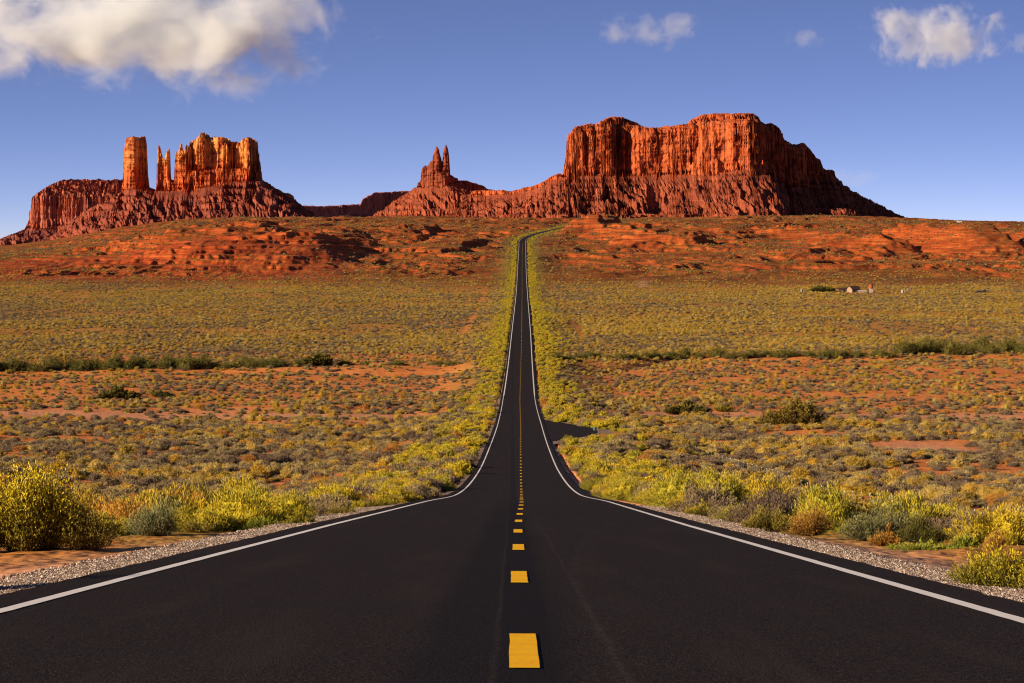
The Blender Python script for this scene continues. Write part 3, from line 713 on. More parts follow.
def shrub_mesh(name, n, mat, seed, L=(0.14, 0.30), W=(0.018, 0.035), height=0.8, core=0.80, lump=0.22, droop=0.0, updir=0.8, flat=1.0):
    """unit-radius mound: a rough dark-wooded core and n blade leaves standing out of it"""
    r = np.random.RandomState(seed)
    # core: lumpy half ball
    nu, nv = 14, 7
    V = []; tip = []
    for j in range(nv + 1):
        ph = j / nv * math.pi * 0.5
        for i in range(nu):
            th = i / nu * 2 * math.pi
            dx, dy, dz = math.cos(th) * math.cos(ph), math.sin(th) * math.cos(ph), math.sin(ph)
            k = core * (1 + lump * float(pn3(np.array(dx * 2.2), np.array(dy * 2.2), np.array(dz * 2.2), seed)))
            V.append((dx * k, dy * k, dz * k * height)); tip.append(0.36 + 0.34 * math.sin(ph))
    Fq = []
    for j in range(nv):
        for i in range(nu):
            a_ = j * nu + i; b_ = j * nu + (i + 1) % nu
            Fq.append((a_, b_, b_ + nu)); Fq.append((a_, b_ + nu, a_ + nu))
    V = np.array(V); nb0 = len(V)
    th = r.rand(n) * 2 * np.pi; sz = r.rand(n) ** 0.85
    cz = np.sqrt(1 - sz ** 2)
    D = np.stack([np.cos(th) * cz, np.sin(th) * cz, sz], 1)
    kk = (1 + lump * 1.3 * pn3(D[:, 0] * 2.2, D[:, 1] * 2.2, D[:, 2] * 2.2, seed) + 0.16 * pn3(D[:, 0] * 6, D[:, 1] * 6, D[:, 2] * 6, seed + 2))
    ln = r.uniform(L[0], L[1], n)
    Rr = kk * (r.uniform(core * 0.92, 0.99, n))
    base = D * (Rr - ln * 0.3)[:, None]; base[:, 2] *= height
    dr = D * 0.75 + np.array([0, 0, updir]) + r.randn(n, 3) * 0.34
    dr /= np.linalg.norm(dr, axis=1)[:, None]
    side = np.cross(dr, r.randn(n, 3)); side /= np.linalg.norm(side, axis=1)[:, None]
    w = r.uniform(W[0], W[1], n)[:, None]
    T = base + dr * ln[:, None]; M = base + dr * (ln * 0.6)[:, None] 
    A = base - side * w * 0.5; B = M - side * w; C = T; E = M + side * w
    VV = np.stack([A, B, C, E], 1).reshape(-1, 3)
    VV[:, 2] = np.maximum(VV[:, 2], 0.0)
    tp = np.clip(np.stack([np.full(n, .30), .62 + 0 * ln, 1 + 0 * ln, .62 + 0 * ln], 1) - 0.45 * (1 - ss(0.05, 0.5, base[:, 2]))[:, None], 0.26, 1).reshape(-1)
    i0 = nb0 + np.arange(n) * 4
    F2 = np.concatenate([np.stack([i0, i0 + 1, i0 + 2], 1), np.stack([i0, i0 + 2, i0 + 3], 1)])
    V = np.concatenate([V, VV]); Fc = np.concatenate([np.array(Fq), F2])
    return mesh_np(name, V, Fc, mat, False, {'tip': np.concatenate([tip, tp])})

VARI = {
 'sagebrush': [shrub_mesh('sagebrush', 1700, LM['sagebrush'], 100 + i, L=(0.08, 0.20), W=(0.014, 0.028), height=h, lump=0.34, updir=0.6) for i, h in enumerate((0.72, 0.85, 0.62))],
 'rabbitbrush': [shrub_mesh('rabbitbrush', 1900, LM['rabbitbrush'], 120 + i, L=(0.08, 0.20), W=(0.014, 0.03), height=h, updir=0.9, lump=0.4) for i, h in enumerate((0.85, 1.0, 0.75))],
 'verge': [shrub_mesh('rabbitbrush', 1900, LM['verge'], 130 + i, L=(0.08, 0.20), W=(0.014, 0.03), height=h, updir=0.9, lump=0.4) for i, h in enumerate((0.85, 1.0, 0.75))],
 'rust': [shrub_mesh('tumbleweed', 1300, LM['rust'], 140 + i, L=(0.12, 0.26), W=(0.014, 0.026), height=h, updir=0.7) for i, h in enumerate((0.8, 0.65))],
 'green': [shrub_mesh('greasewood', 1500, LM['green'], 160 + i, L=(0.09, 0.2), W=(0.014, 0.03), height=h, updir=0.8, lump=0.5, core=0.66) for i, h in enumerate((0.9, 0.75))],
}

VHI = {
 'sagebrush': [shrub_mesh('sagebrush', 5200, LM['sagebrush'], 100 + i, L=(0.06, 0.13), W=(0.006, 0.013), height=h, lump=0.36, updir=0.6) for i, h in enumerate((0.72, 0.85, 0.62))],
 'rabbitbrush': [shrub_mesh('rabbitbrush', 6000, LM['rabbitbrush'], 120 + i, L=(0.06, 0.14), W=(0.006, 0.012), height=h, updir=0.9, lump=0.42) for i, h in enumerate((0.85, 1.0, 0.75))],
 'verge': [shrub_mesh('rabbitbrush', 6000, LM['verge'], 130 + i, L=(0.06, 0.14), W=(0.006, 0.012), height=h, updir=0.9, lump=0.42) for i, h in enumerate((0.85, 1.0, 0.75))],
 'rust': [shrub_mesh('tumbleweed', 4200, LM['rust'], 140 + i, L=(0.08, 0.18), W=(0.004, 0.010), height=h, updir=0.7) for i, h in enumerate((0.8, 0.65))],
}
# where they stand: one jittered cell grid per distance band
def scatter(d0, d1, cell, margin=1.18):
    out = []
    for d in np.arange(d0, d1, cell):
        hw = (0.171 * (d + cell)) * margin + 6
        xs = np.arange(-hw, hw, cell)
        X = xs + rng.uniform(-0.5, 0.5, len(xs)) * cell
        Y = d + rng.uniform(-0.5, 0.5, len(xs)) * cell
        out.append(np.stack([X, Y], 1))
    return np.concatenate(out)
PTS = []
def emit(pts, fn, smin, smax):
    X, Y = pts[:, 0], pts[:, 1]
    rd = np.abs(X - road_c(Y)); left = X < road_c(Y)
    dens, pyel, prust, sc = fn(X, Y, rd)
    keep = (rng.rand(len(X)) < dens) & (rd > np.where(Y < 74, 9.5, np.where(Y < 140, 5.8, 5.15)))
    # leave the paved spur and its apron clear
    keep &= ~((X > 0) & (X < 20) & (Y > 375 + 4.5 * np.maximum(X - 4, 0)) & (Y < 545 - 7.5 * np.maximum(X - 4, 0)))
    keep &= ~((np.abs(X - 62 - (Y - 450) * 0.05) < 8) & (np.abs(Y - 455) < 28))
    X, Y, pyel, prust, sc = X[keep], Y[keep], pyel[keep], prust[keep], sc[keep]
    q = rng.rand(len(X)); rdk = rd[keep]
    kind = np.where(q < prust, 2, np.where(q < prust + pyel, 1, 0))
    kind = np.where((kind == 1) & (rng.rand(len(X)) < ss(22, 9, rdk)), 3, kind)
    size = (smin + (smax - smin) * rng.rand(len(X)) ** 1.6) + 0 * rng.uniform(smin, smax, len(X)) * sc * np.where(kind == 1, 0.95, 1.0)
    PTS.append(np.stack([X, Y, kind, size], 1))
def n2(X, Y, s, seed): return fbm2(X / s, Y / (s * 1.8), 3, seed)
def near_fn(X, Y, rd):
    gap = ss(0.05, 0.38, n2(X, Y, 22, 70) - 0.10)
    dens = 0.70 * (1 - 0.80 * gap) * (1 - 0.55 * ss(560, 640, Y))
    dens = dens * (1 - 0.85 * np.exp(-((Y - 640 - 30 * pn2(X / 60, X * 0, 2)) / 26) ** 2))
    v = ss(18, 7.5, rd) * ss(24, 60, Y) * (0.75 + 0.5 * n2(X, Y, 8, 71))
    dens = np.maximum(dens * (0.75 + 0.25 * ss(140, 200, Y)), v * (0.55 + 0.3 * ss(120, 260, Y)))
    pyel = np.clip(0.24 + 0.55 * n2(X, Y, 35, 75) + v * (0.50 + 0.5 * n2(X, Y, 7, 72)), 0.05, 0.90)
    prust = np.clip(0.06 + 0.18 * n2(X, Y, 26, 78), 0.02, 0.25)
    return dens, pyel, prust, np.ones_like(X) * (1 + 0.25 * n2(X, Y, 14, 79)) * (1 - 0.25 * v) * (0.36 + 0.64 * ss(60, 210, Y))
emit(scatter(24, 330, 1.62), near_fn, 0.38, 1.3)
emit(scatter(330, 700, 1.95), near_fn, 0.45, 1.35)
def mid_fn(X, Y, rd):
    gap = ss(0.0, 0.35, n2(X, Y, 45, 80))
    band = ss(700, 760, Y) * ss(1010, 960, Y)
    dens = (0.68 - 0.30 * band) * (1 - 0.62 * gap) + 0.5 * ss(1000, 1120, Y)
    v = ss(16, 7, rd)
    dens = np.maximum(dens, v)
    pyel = np.clip(0.35 + 0.4 * n2(X, Y, 60, 83) + v * 0.7 + 0.15 * ss(1000, 1200, Y), 0.05, 0.95)
    return dens, pyel, 0.03 + 0 * X, np.ones_like(X)
emit(scatter(700, 1180, 2.05), mid_fn, 0.42, 1.1)
def far_fn(X, Y, rd):
    gap = ss(0.02, 0.35, n2(X, Y, 90, 90) + 0.6 * n2(X, Y * 0.6, 28, 91))
    end = ss(2260, 1990, Y + 60 * fbm2(X / 120, Y / 260, 3, 50))
    dens = (0.86 - 0.66 * gap) * (0.18 + 0.82 * end)
    dens *= 1 - 0.85 * np.exp(-((X - 27.5) / 1.8) ** 2) - 0.8 * np.exp(-((X + 19.5 - (Y - 1000) * 0.0008) / 1.8) ** 2)
    dens *= 1 - 0.8 * np.exp(-((X - 95) / 8) ** 2 - ((Y - 2190 - (X - 95) * 10) / 70) ** 2)
    v = ss(14, 7, rd)
    dens = np.maximum(dens, v)
    pyel = np.clip(0.52 + 0.45 * n2(X, Y, 110, 93) + v * 0.5 - 0.25 * ss(1900, 1600, Y) * ss(1250, 1450, Y) * (X < 0), 0.1, 0.95)
    return dens, pyel, 0.02 + 0 * X, np.ones_like(X)
emit(scatter(1180, 2600, 2.5), far_fn, 0.42, 1.08)
def hill_fn(X, Y, rd):
    dens = 0.42 * (1 - 0.9 * ss(-0.1, 0.4, n2(X, Y, 130, 95)))
    dens = dens * (1 - 0.8 * (Y < 2950) * ss(-100, -190, X))
    v = ss(16, 8, rd)
    return np.maximum(dens, v), np.clip(0.22 + v * 0.75, 0, 0.97) + 0 * X, 0 * X, np.ones_like(X)
emit(scatter(2600, 4750, 5.2), hill_fn, 0.6, 1.5)
PTS = np.concatenate(PTS)
Zg = ground_z(PTS[:, 0], PTS[:, 1])
PTS = np.column_stack([PTS, Zg])
print('shrubs', len(PTS))

def instancer(name, P4, meshes, label, cat, seed, zsq=(0.8, 1.15), kindword='stuff'):
    """one object whose points carry copies of the few meshes"""
    n = len(P4); r = np.random.RandomState(seed)
    me = bpy.data.meshes.new(name)
    me.vertices.add(n)
    me.vertices.foreach_set('co', P4[:, [0, 1, 4]].astype(np.float32).ravel())
    a1 = me.attributes.new('siz', 'FLOAT', 'POINT'); a1.data.foreach_set('value', P4[:, 3].astype(np.float32))
    a2 = me.attributes.new('rot', 'FLOAT', 'POINT'); a2.data.foreach_set('value', (r.rand(n) * 6.283).astype(np.float32))
    a3 = me.attributes.new('pick', 'INT', 'POINT'); a3.data.foreach_set('value', r.randint(0, len(meshes), n).astype(np.int32))
    a4 = me.attributes.new('tall', 'FLOAT', 'POINT'); a4.data.foreach_set('value', r.uniform(zsq[0], zsq[1], n).astype(np.float32))
    o = link(bpy.data.objects.new(name, me))
    ng = bpy.data.node_groups.new(name + '_nodes', 'GeometryNodeTree')
    ng.interface.new_socket('Geometry', in_out='INPUT', socket_type='NodeSocketGeometry')
    ng.interface.new_socket('Geometry', in_out='OUTPUT', socket_type='NodeSocketGeometry')
    N, Lk = ng.nodes, ng.links
    gi = N.new('NodeGroupInput'); go = N.new('NodeGroupOutput')
    gti = []
    for me_ in meshes:
        tmp = bpy.data.objects.new(me_.name + '_source', me_)
        oi = N.new('GeometryNodeObjectInfo'); oi.inputs['Object'].default_value = tmp; oi.transform_space = 'ORIGINAL'
        q = N.new('GeometryNodeGeometryToInstance'); Lk.new(oi.outputs['Geometry'], q.inputs[0]); gti.append(q)
    if len(gti) > 1:
        prev = N.new('GeometryNodeJoinGeometry')
        for q in reversed(gti): Lk.new(q.outputs[0], prev.inputs[0])
        src = prev.outputs[0]
    else: src = gti[0].outputs[0]
    iop = N.new('GeometryNodeInstanceOnPoints')
    Lk.new(gi.outputs[0], iop.inputs['Points']); Lk.new(src, iop.inputs['Instance'])
    iop.inputs['Pick Instance'].default_value = True
    def at(nm, ty='FLOAT'):
        q = N.new('GeometryNodeInputNamedAttribute'); q.data_type = ty; q.inputs['Name'].default_value = nm; return q.outputs[0]
    Lk.new(at('pick', 'INT'), iop.inputs['Instance Index'])
    cx = N.new('ShaderNodeCombineXYZ'); Lk.new(at('rot'), cx.inputs[2]); Lk.new(cx.outputs[0], iop.inputs['Rotation'])
    mu = N.new('ShaderNodeMath'); mu.operation = 'MULTIPLY'; Lk.new(at('siz'), mu.inputs[0]); Lk.new(at('tall'), mu.inputs[1])
    cs = N.new('ShaderNodeCombineXYZ'); Lk.new(at('siz'), cs.inputs[0]); Lk.new(at('siz'), cs.inputs[1]); Lk.new(mu.outputs[0], cs.inputs[2])
    Lk.new(cs.outputs[0], iop.inputs['Scale'])
    Lk.new(iop.outputs[0], go.inputs[0])
    md = o.modifiers.new('scatter', 'NODES'); md.node_group = ng
    tag(o, label, cat, None, kindword)
    return o

NIND = {'sagebrush': 290, 'rabbitbrush': 140, 'rust': 110, 'verge': 150}
KN = ['sagebrush', 'rabbitbrush', 'rust', 'verge']
OBN = {'verge': 'rabbitbrush', 'sagebrush': 'sagebrush', 'rabbitbrush': 'rabbitbrush', 'rust': 'tumbleweed'}
LAB = {'verge': ('bright yellow rabbitbrush in the verge just %s of the asphalt', 'rabbitbrush'),
       'sagebrush': ('grey sagebrush mound on the red soil %s of the road', 'sagebrush'),
       'rabbitbrush': ('olive-yellow rabbitbrush among the grey sage %s of the road', 'rabbitbrush'),
       'rust': ('rounded rust-orange tumbleweed among the sage %s of the road', 'tumbleweed')}
in_view = (np.abs(PTS[:, 0] / PTS[:, 1]) < 0.1707)
for ki, kn in enumerate(KN):
    P = PTS[PTS[:, 2] == ki]; iv = in_view[PTS[:, 2] == ki]
    show = np.where(iv, P[:, 3] / P[:, 1], 0)
    order = np.argsort(-show)
    pick, rest = order[:NIND[kn]], order[NIND[kn]:]
    rr = random.Random(ki)
    for i in pick:
        x, y, _, s_, z = P[i]
        o = link(bpy.data.objects.new(OBN[kn], VHI[kn][rr.randrange(len(VHI[kn]))]))
        o.location = (x, y, z - 0.04); o.rotation_euler = (0, 0, rr.uniform(0, 6.283)); o.scale = (s_, s_, s_ * rr.uniform(0.8, 1.15))
        side = 'left' if x < 0 else 'right'
        lb = LAB[kn][0] % side
        tag(o, lb, LAB[kn][1], lb.replace('mound', 'mounds').replace('rabbitbrush ', 'rabbitbrush plants ').replace('tumbleweed', 'tumbleweeds'))
    nm = {'verge': 'roadside_rabbitbrush', 'sagebrush': 'distant_sagebrush', 'rabbitbrush': 'distant_rabbitbrush', 'rust': 'distant_tumbleweeds'}[kn]
    instancer(nm, P[rest], VARI[kn], {'verge': 'bright yellow rabbitbrush lining the far road', 'sagebrush': 'grey sage scrub covering the plain into the distance', 'rabbitbrush': 'yellow-green rabbitbrush covering the far plain', 'rust': 'rust-coloured tumbleweeds scattered over the plain'}[kn], None, 5 + ki)

# ------------------------------------------------------------------ the larger bushes
def hit(px, y):
    """where the sight line through a pixel of the photograph meets the ground"""
    dd = np.concatenate([np.arange(12, 400, 0.5), np.arange(400, 5200, 3.0)])
    zz = ground_z((px - CX) / F * dd, dd)
    yy = HZ - F * zz / dd
    ok = np.where(yy <= y)[0]
    d_ = float(dd[ok[0]]) if len(ok) else 900.0
    X_ = (px - CX) / F * d_
    return X_, d_, float(ground_z(X_, d_))
M_twig = plain('woody_twigs', (0.12, 0.075, 0.045), 0.9, 0.4, 8)
def bush(name, px, y, wpx, hpx, mat, label, cat, group=None, stems=150, leaves=38, L=(0.03, 0.07), W=0.006, seed=1, spread=1.0, up=0.9, clumps=7, shape='round', at=None, hmin=0.55, fk=0.62):
    """many thin stems fanning from the root crown, leaves carried along their outer part"""
    r = np.random.RandomState(seed)
    X0, D0, Z0 = at or hit(px, y)
    hw = wpx / F * D0 * 0.5; hh = hpx / F * D0
    root = empty(name, (X0, D0, Z0 - 0.03))
    # clumps give an uneven outline
    cl = [(r.uniform(-0.62, 0.62) * hw * spread, r.uniform(-0.5, 0.5) * hw, r.uniform(hmin, 1.0) * hh, r.uniform(0.35, 0.6) * hw) for _ in range(clumps)]
    cl.append((0, 0, hh, 0.55 * hw))
    SV, SF, LV, LF, LT = [], [], [], [], []
    nv = 0; ns = 0
    for k in range(stems):
        cx, cyy, ch, cr = cl[r.randint(len(cl))]
        th = r.rand() * 6.283; rr = cr * math.sqrt(r.rand())
        fall = max(0.12, 1 - fk * (abs(cx) / (hw + 1e-6)) ** 1.6)
        tz = ch * fall * (1 - 0.55 * (rr / cr) ** 2) * r.uniform(0.45, 1.03)
        tip_ = np.array([cx + rr * math.cos(th), cyy + rr * math.sin(th), max(0.05 * hh, tz)])
        b0 = np.array([cx * 0.55 + r.uniform(-0.1, 0.1) * hw, cyy * 0.55 + r.uniform(-0.1, 0.1) * hw, 0.0])
        mid = (b0 + tip_) / 2 + np.array([r.uniform(-.08, .08) * hw, r.uniform(-.08, .08) * hw, -0.02 * hh]); mid[:2] = b0[:2] * 0.35 + tip_[:2] * 0.65 if up < 0.7 else mid[:2]
        pts = [b0, mid, tip_]
        rad = [0.006, 0.0045, 0.0018]
        sc_ = max(1.0, hh / 1.0)
        for p, ra in zip(pts, rad):
            for q in range(3):
                a_ = q * 2.094
                SV.append(p + np.array([math.cos(a_), math.sin(a_), 0]) * ra * sc_)
        for j in range(2):
            for q in range(3):
                SF.append((ns + j * 3 + q, ns + j * 3 + (q + 1) % 3, ns + (j + 1) * 3 + (q + 1) % 3, ns + (j + 1) * 3 + q))
        ns += 9
        n = leaves
        t = 0.30 + 0.72 * r.rand(n) ** 0.75
        P_ = np.where(t[:, None] < 0.5, b0 + (mid - b0) * (t * 2)[:, None], mid + (tip_ - mid) * (t * 2 - 1)[:, None])
        P_ = P_ + r.randn(n, 3) * 0.045 * hh * np.array([1, 1, 0.6])
        dv = (tip_ - mid); dv = dv / (np.linalg.norm(dv) + 1e-6)
        dr = dv * up + r.randn(n, 3) * 0.42 + np.array([0, 0, 0.25]); dr /= np.linalg.norm(dr, axis=1)[:, None]
        sd_ = np.cross(dr, r.randn(n, 3)); sd_ /= np.linalg.norm(sd_, axis=1)[:, None]
        ln = r.uniform(L[0], L[1], n)[:, None] * sc_; w = W * sc_ * r.uniform(0.7, 1.4, n)[:, None]
        A = P_; B = P_ + dr * ln * 0.55 - sd_ * w; C = P_ + dr * ln; E = P_ + dr * ln * 0.55 + sd_ * w
        vv = np.stack([A, B, C, E], 1).reshape(-1, 3); vv[:, 2] = np.maximum(vv[:, 2], 0.0)
        LV.append(vv)
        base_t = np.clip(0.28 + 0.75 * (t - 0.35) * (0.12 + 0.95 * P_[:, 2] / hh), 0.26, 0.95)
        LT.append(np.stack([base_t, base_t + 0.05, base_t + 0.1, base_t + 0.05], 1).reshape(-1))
    LV = np.concatenate(LV); i0 = np.arange(len(LV) // 4) * 4
    LF = np.stack([i0, i0 + 1, i0 + 2, i0 + 3], 1)
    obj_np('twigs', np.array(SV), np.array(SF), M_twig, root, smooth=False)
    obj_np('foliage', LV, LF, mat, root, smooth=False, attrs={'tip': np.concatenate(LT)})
    tag(root, label, cat, group)
    return root
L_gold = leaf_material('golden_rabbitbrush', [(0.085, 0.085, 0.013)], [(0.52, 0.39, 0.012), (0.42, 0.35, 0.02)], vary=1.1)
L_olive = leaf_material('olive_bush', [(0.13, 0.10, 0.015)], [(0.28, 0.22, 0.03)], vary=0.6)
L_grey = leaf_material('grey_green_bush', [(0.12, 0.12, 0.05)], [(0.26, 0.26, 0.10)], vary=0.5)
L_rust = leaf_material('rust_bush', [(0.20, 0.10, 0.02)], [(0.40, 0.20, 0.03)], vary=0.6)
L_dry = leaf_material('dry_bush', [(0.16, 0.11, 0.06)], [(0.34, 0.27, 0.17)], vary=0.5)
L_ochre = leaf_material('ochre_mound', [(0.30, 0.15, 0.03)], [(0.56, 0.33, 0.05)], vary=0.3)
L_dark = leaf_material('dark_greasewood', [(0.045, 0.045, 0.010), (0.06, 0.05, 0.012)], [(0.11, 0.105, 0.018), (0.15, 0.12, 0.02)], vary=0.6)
L_fresh = leaf_material('low_weeds', [(0.12, 0.14, 0.015)], [(0.30, 0.32, 0.03)], vary=0.6)
bush('rabbitbrush_bush', 30, 552, 125, 98, L_gold, 'largest golden-tipped bush at the left edge beside the gravel', 'bush', stems=560, leaves=70, L=(0.022, 0.05), W=0.0052, seed=2, up=0.72, clumps=14, hmin=0.88, fk=0.28)
bush('rabbitbrush_bush', -38, 553, 100, 92, L_gold, 'golden bush cut by the left edge behind the largest golden bush', 'bush', stems=260, leaves=40, seed=3, L=(0.03, 0.08), W=0.0042)
bush('olive_bush', 84, 551, 70, 62, L_olive, 'dull olive bush at the right foot of the largest golden bush', 'bush', stems=200, leaves=40, seed=4)
bush('sage_bush', 160, 537, 88, 50, L_grey, 'feathery grey-green bush by the gravel, right of the large golden bush', 'bush', stems=300, leaves=44, seed=5, L=(0.03, 0.08), W=0.005)
bush('sage_bush', 112, 532, 50, 46, L_grey, 'smaller grey-green bush squeezed between olive bush and feathery bush', 'bush', stems=180, leaves=36, seed=6)
bush('olive_bush', 196, 534, 36, 20, L_olive, 'small olive tuft on the gravel edge right of the feathery bush', 'bush', stems=90, leaves=30, seed=7)
for i, (px, y, w_, h_, mt, lb) in enumerate((
    (225, 532, 46, 20, L_gold, 'low golden tuft beside the gravel at left, between two olive tufts'),
    (262, 530, 44, 17, L_fresh, 'fresh green weed patch at the left gravel edge'),
    (300, 526, 46, 18, L_gold, 'golden tuft at the left roadside above the bend of the line'),
    (340, 516, 44, 16, L_olive, 'olive tuft at left roadside where the gravel narrows'),
    (378, 508, 40, 15, L_gold, 'last low golden tuft before the left line curves away'),
    (245, 518, 40, 20, L_olive, 'olive tuft set behind the golden roadside tufts at left'),
    (285, 512, 44, 20, L_rust, 'rust-brown tuft behind the roadside weeds at left'))):
    bush('roadside_tuft', px, y, w_, h_, mt, lb, 'tuft', stems=110, leaves=30, seed=20 + i)
bush('rust_bush', 812, 537, 66, 42, L_rust, 'rust-brown ragged bush at the right roadside, left of the grey-green bush', 'bush', stems=260, leaves=40, seed=8)
bush('olive_bush', 766, 532, 54, 34, L_olive, 'olive roadside bush left of the rust-brown ragged bush', 'bush', stems=200, leaves=36, seed=9)
bush('rabbitbrush_bush', 735, 524, 46, 24, L_gold, 'low golden bush at right roadside beside the olive one', 'bush', stems=150, leaves=30, seed=10)
bush('rabbitbrush_bush', 700, 517, 44, 20, L_gold, 'golden tuft near where the right line bends', 'bush', stems=130, leaves=30, seed=41)
bush('olive_bush', 664, 507, 42, 18, L_fresh, 'yellow-green low tuft closest to the bend of the right line', 'bush', stems=120, leaves=30, seed=42)
bush('sage_bush', 884, 541, 96, 50, L_grey, 'wide grey-green feathery bush at the right roadside', 'bush', stems=340, leaves=44, seed=11, L=(0.03, 0.08), W=0.005)
bush('green_bush', 924, 545, 54, 40, L_dark, 'dark green bush against the right end of the grey-green one', 'bush', stems=220, leaves=44, seed=12)
bush('rust_bush', 886, 547, 30, 27, L_rust, 'small rust ball of a bush in front of the grey-green bush', 'bush', stems=130, leaves=36, seed=13)
bush('dry_bush', 968, 544, 58, 44, L_dry, 'dry grey twiggy bush left of the ochre mound', 'bush', stems=260, leaves=30, seed=14, W=0.003)
bush('green_bush', 966, 548, 30, 16, L_fresh, 'small bright green bush under the dry grey one', 'bush', stems=100, leaves=36, seed=15)
bush('grass_mound', 999, 551, 38, 25, L_ochre, 'smooth ochre rounded mound of dry grass by the yellow bush', 'grass mound', stems=340, leaves=40, seed=16, L=(0.02, 0.05), W=0.002, clumps=1)
bush('rabbitbrush_bush', 1000, 592, 118, 66, L_gold, 'big lemon-yellow bush at the right edge beside the gravel', 'bush', stems=420, leaves=46, seed=17, L=(0.02, 0.045), W=0.004, clumps=9)
bush('rabbitbrush_bush', 1062, 598, 110, 70, L_gold, 'lemon-yellow bush cut off by the right edge', 'bush', stems=320, leaves=40, seed=18, L=(0.02, 0.045), W=0.004)
bush('weed_patch', 930, 551, 96, 11, L_fresh, 'low strip of green weeds in front of the dark green bush', 'weeds', stems=160, leaves=26, seed=19)
# big bushes out on the plain
L_tam = leaf_material('tamarisk_leaves', [(0.09, 0.06, 0.012)], [(0.22, 0.15, 0.022)], vary=0.7)
bush('tamarisk', 797, 428, 58, 32, L_tam, 'largest dark olive tamarisk out on the red flat, right of the side road', 'tree', stems=320, leaves=170, seed=51, L=(0.04, 0.08), W=0.012, clumps=10, hmin=0.7)
bush('tamarisk', 770, 427, 34, 17, L_tam, 'lower tamarisk touching the left side of the largest one', 'tree', stems=180, leaves=120, seed=52, L=(0.06, 0.12), W=0.018)
bush('tamarisk', 688, 415, 46, 14, L_dark, 'long low dark green thicket left of the largest tamarisk', 'tree', stems=220, leaves=90, seed=53, L=(0.1, 0.25), W=0.035)
bush('tamarisk', 727, 412, 26, 9, L_olive, 'small olive thicket at the right end of the long low one', 'tree', stems=120, leaves=60, seed=54, L=(0.1, 0.2), W=0.03)
bush('tamarisk', 118, 400, 36, 15, L_dark, 'dark green bush below the wash line at left', 'tree', stems=180, leaves=80, seed=55, L=(0.1, 0.25), W=0.035)
bush('tamarisk', 160, 398, 28, 9, L_dark, 'flatter dark bush right of the one below the left wash line', 'tree', stems=120, leaves=60, seed=56, L=(0.1, 0.2), W=0.03)
bush('tamarisk', 318, 366, 34, 13, L_dark, 'lone dark bush beyond the right end of the left wash thickets', 'tree', stems=160, leaves=70, seed=57, L=(0.12, 0.3), W=0.04)
bush('tamarisk', 448, 441, 34, 13, L_olive, 'dull olive bush close left of the road above the bend', 'tree', stems=200, leaves=70, seed=58, L=(0.06, 0.15), W=0.02)
bush('tamarisk', 822, 292, 26, 6, L_dark, 'low green thicket beside the distant homestead', 'tree', stems=140, leaves=60, seed=59, L=(0.2, 0.5), W=0.09)
# thickets in the dry wash
rw = random.Random(4)
gw = [shrub_mesh('greasewood_thicket', 2600, L_dark, 180 + i, L=(0.05, 0.13), W=(0.010, 0.022), height=h, lump=0.55, core=0.66, updir=0.8) for i, h in enumerate((0.9, 0.75, 1.0))]
def wash(px, y, w_, h_, lb, gp):
    X_, D_, Z_ = hit(px, y)
    o = link(bpy.data.objects.new('greasewood', gw[rw.randrange(3)]))
    o.location = (X_, D_, Z_ - 0.1); o.rotation_euler = (0, 0, rw.uniform(0, 6.28))
    s_ = w_ / F * D_ * 0.56; o.scale = (s_, s_, h_ / F * D_ * 1.3)
    tag(o, lb, 'greasewood', gp)
px = -14
while px < 282:
    wash(px, 371 - 0.018 * px + rw.uniform(-1.5, 2), rw.uniform(14, 24), rw.uniform(6, 12) * (1 if px < 210 else 0.75), 'dark greasewood thicket in the dry wash left of the road', 'dark greasewood thickets in the left wash'); px += rw.uniform(5, 12)
for px, w_, h_ in ((300, 16, 6), (328, 12, 6), (345, 16, 5), (365, 12, 4), (398, 16, 5), (438, 14, 5), (452, 16, 5)):
    wash(px, 365.5, w_, h_, 'dark greasewood thicket in the dry wash left of the road', 'dark greasewood thickets in the left wash')
px = 556
while px < 900:
    wash(px, 359 - (px - 556) * 0.006 + rw.uniform(-1.5, 1.5), rw.uniform(11, 20), rw.uniform(3.5, 7.5), 'dark greasewood thicket in the dry wash right of the road', 'dark greasewood thickets in the right wash'); px += rw.uniform(5, 17)
for px in range(905, 1050, 9):
    wash(px + rw.uniform(-3, 3), 353 + rw.uniform(-2, 2), rw.uniform(14, 24), rw.uniform(7, 13), 'dark greasewood thicket in the dry wash right of the road', 'dark greasewood thickets in the right wash')

# ------------------------------------------------------------------ fence of steel posts at the right
def box_v(cx, cy_, z0, sx, sy, h):
    x0, x1, y0, y1 = cx - sx / 2, cx + sx / 2, cy_ - sy / 2, cy_ + sy / 2
    V = [(x0, y0, z0), (x1, y0, z0), (x1, y1, z0), (x0, y1, z0), (x0, y0, z0 + h), (x1, y0, z0 + h), (x1, y1, z0 + h), (x0, y1, z0 + h)]
    Fq = [(0, 3, 2, 1), (4, 5, 6, 7), (0, 1, 5, 4), (1, 2, 6, 5), (2, 3, 7, 6), (3, 0, 4, 7)]
    return V, Fq
def boxes(name, lst, mat, parent=None):
    V, Fq = [], []
    for b_ in lst:
        v, f = box_v(*b_); n = len(V); V += v; Fq += [tuple(i + n for i in q) for q in f]
    return obj_np(name, V, Fq, mat, parent, smooth=False)
M_post = plain('galvanised_green_post', (0.16, 0.20, 0.17), 0.6, 0.2, 4)
M_tip = plain('white_post_tip', (0.72, 0.76, 0.78), 0.5, 0.1, 4)
M_wire = plain('fence_wire', (0.30, 0.29, 0.28), 0.5, 0.1, 4, 0.6)
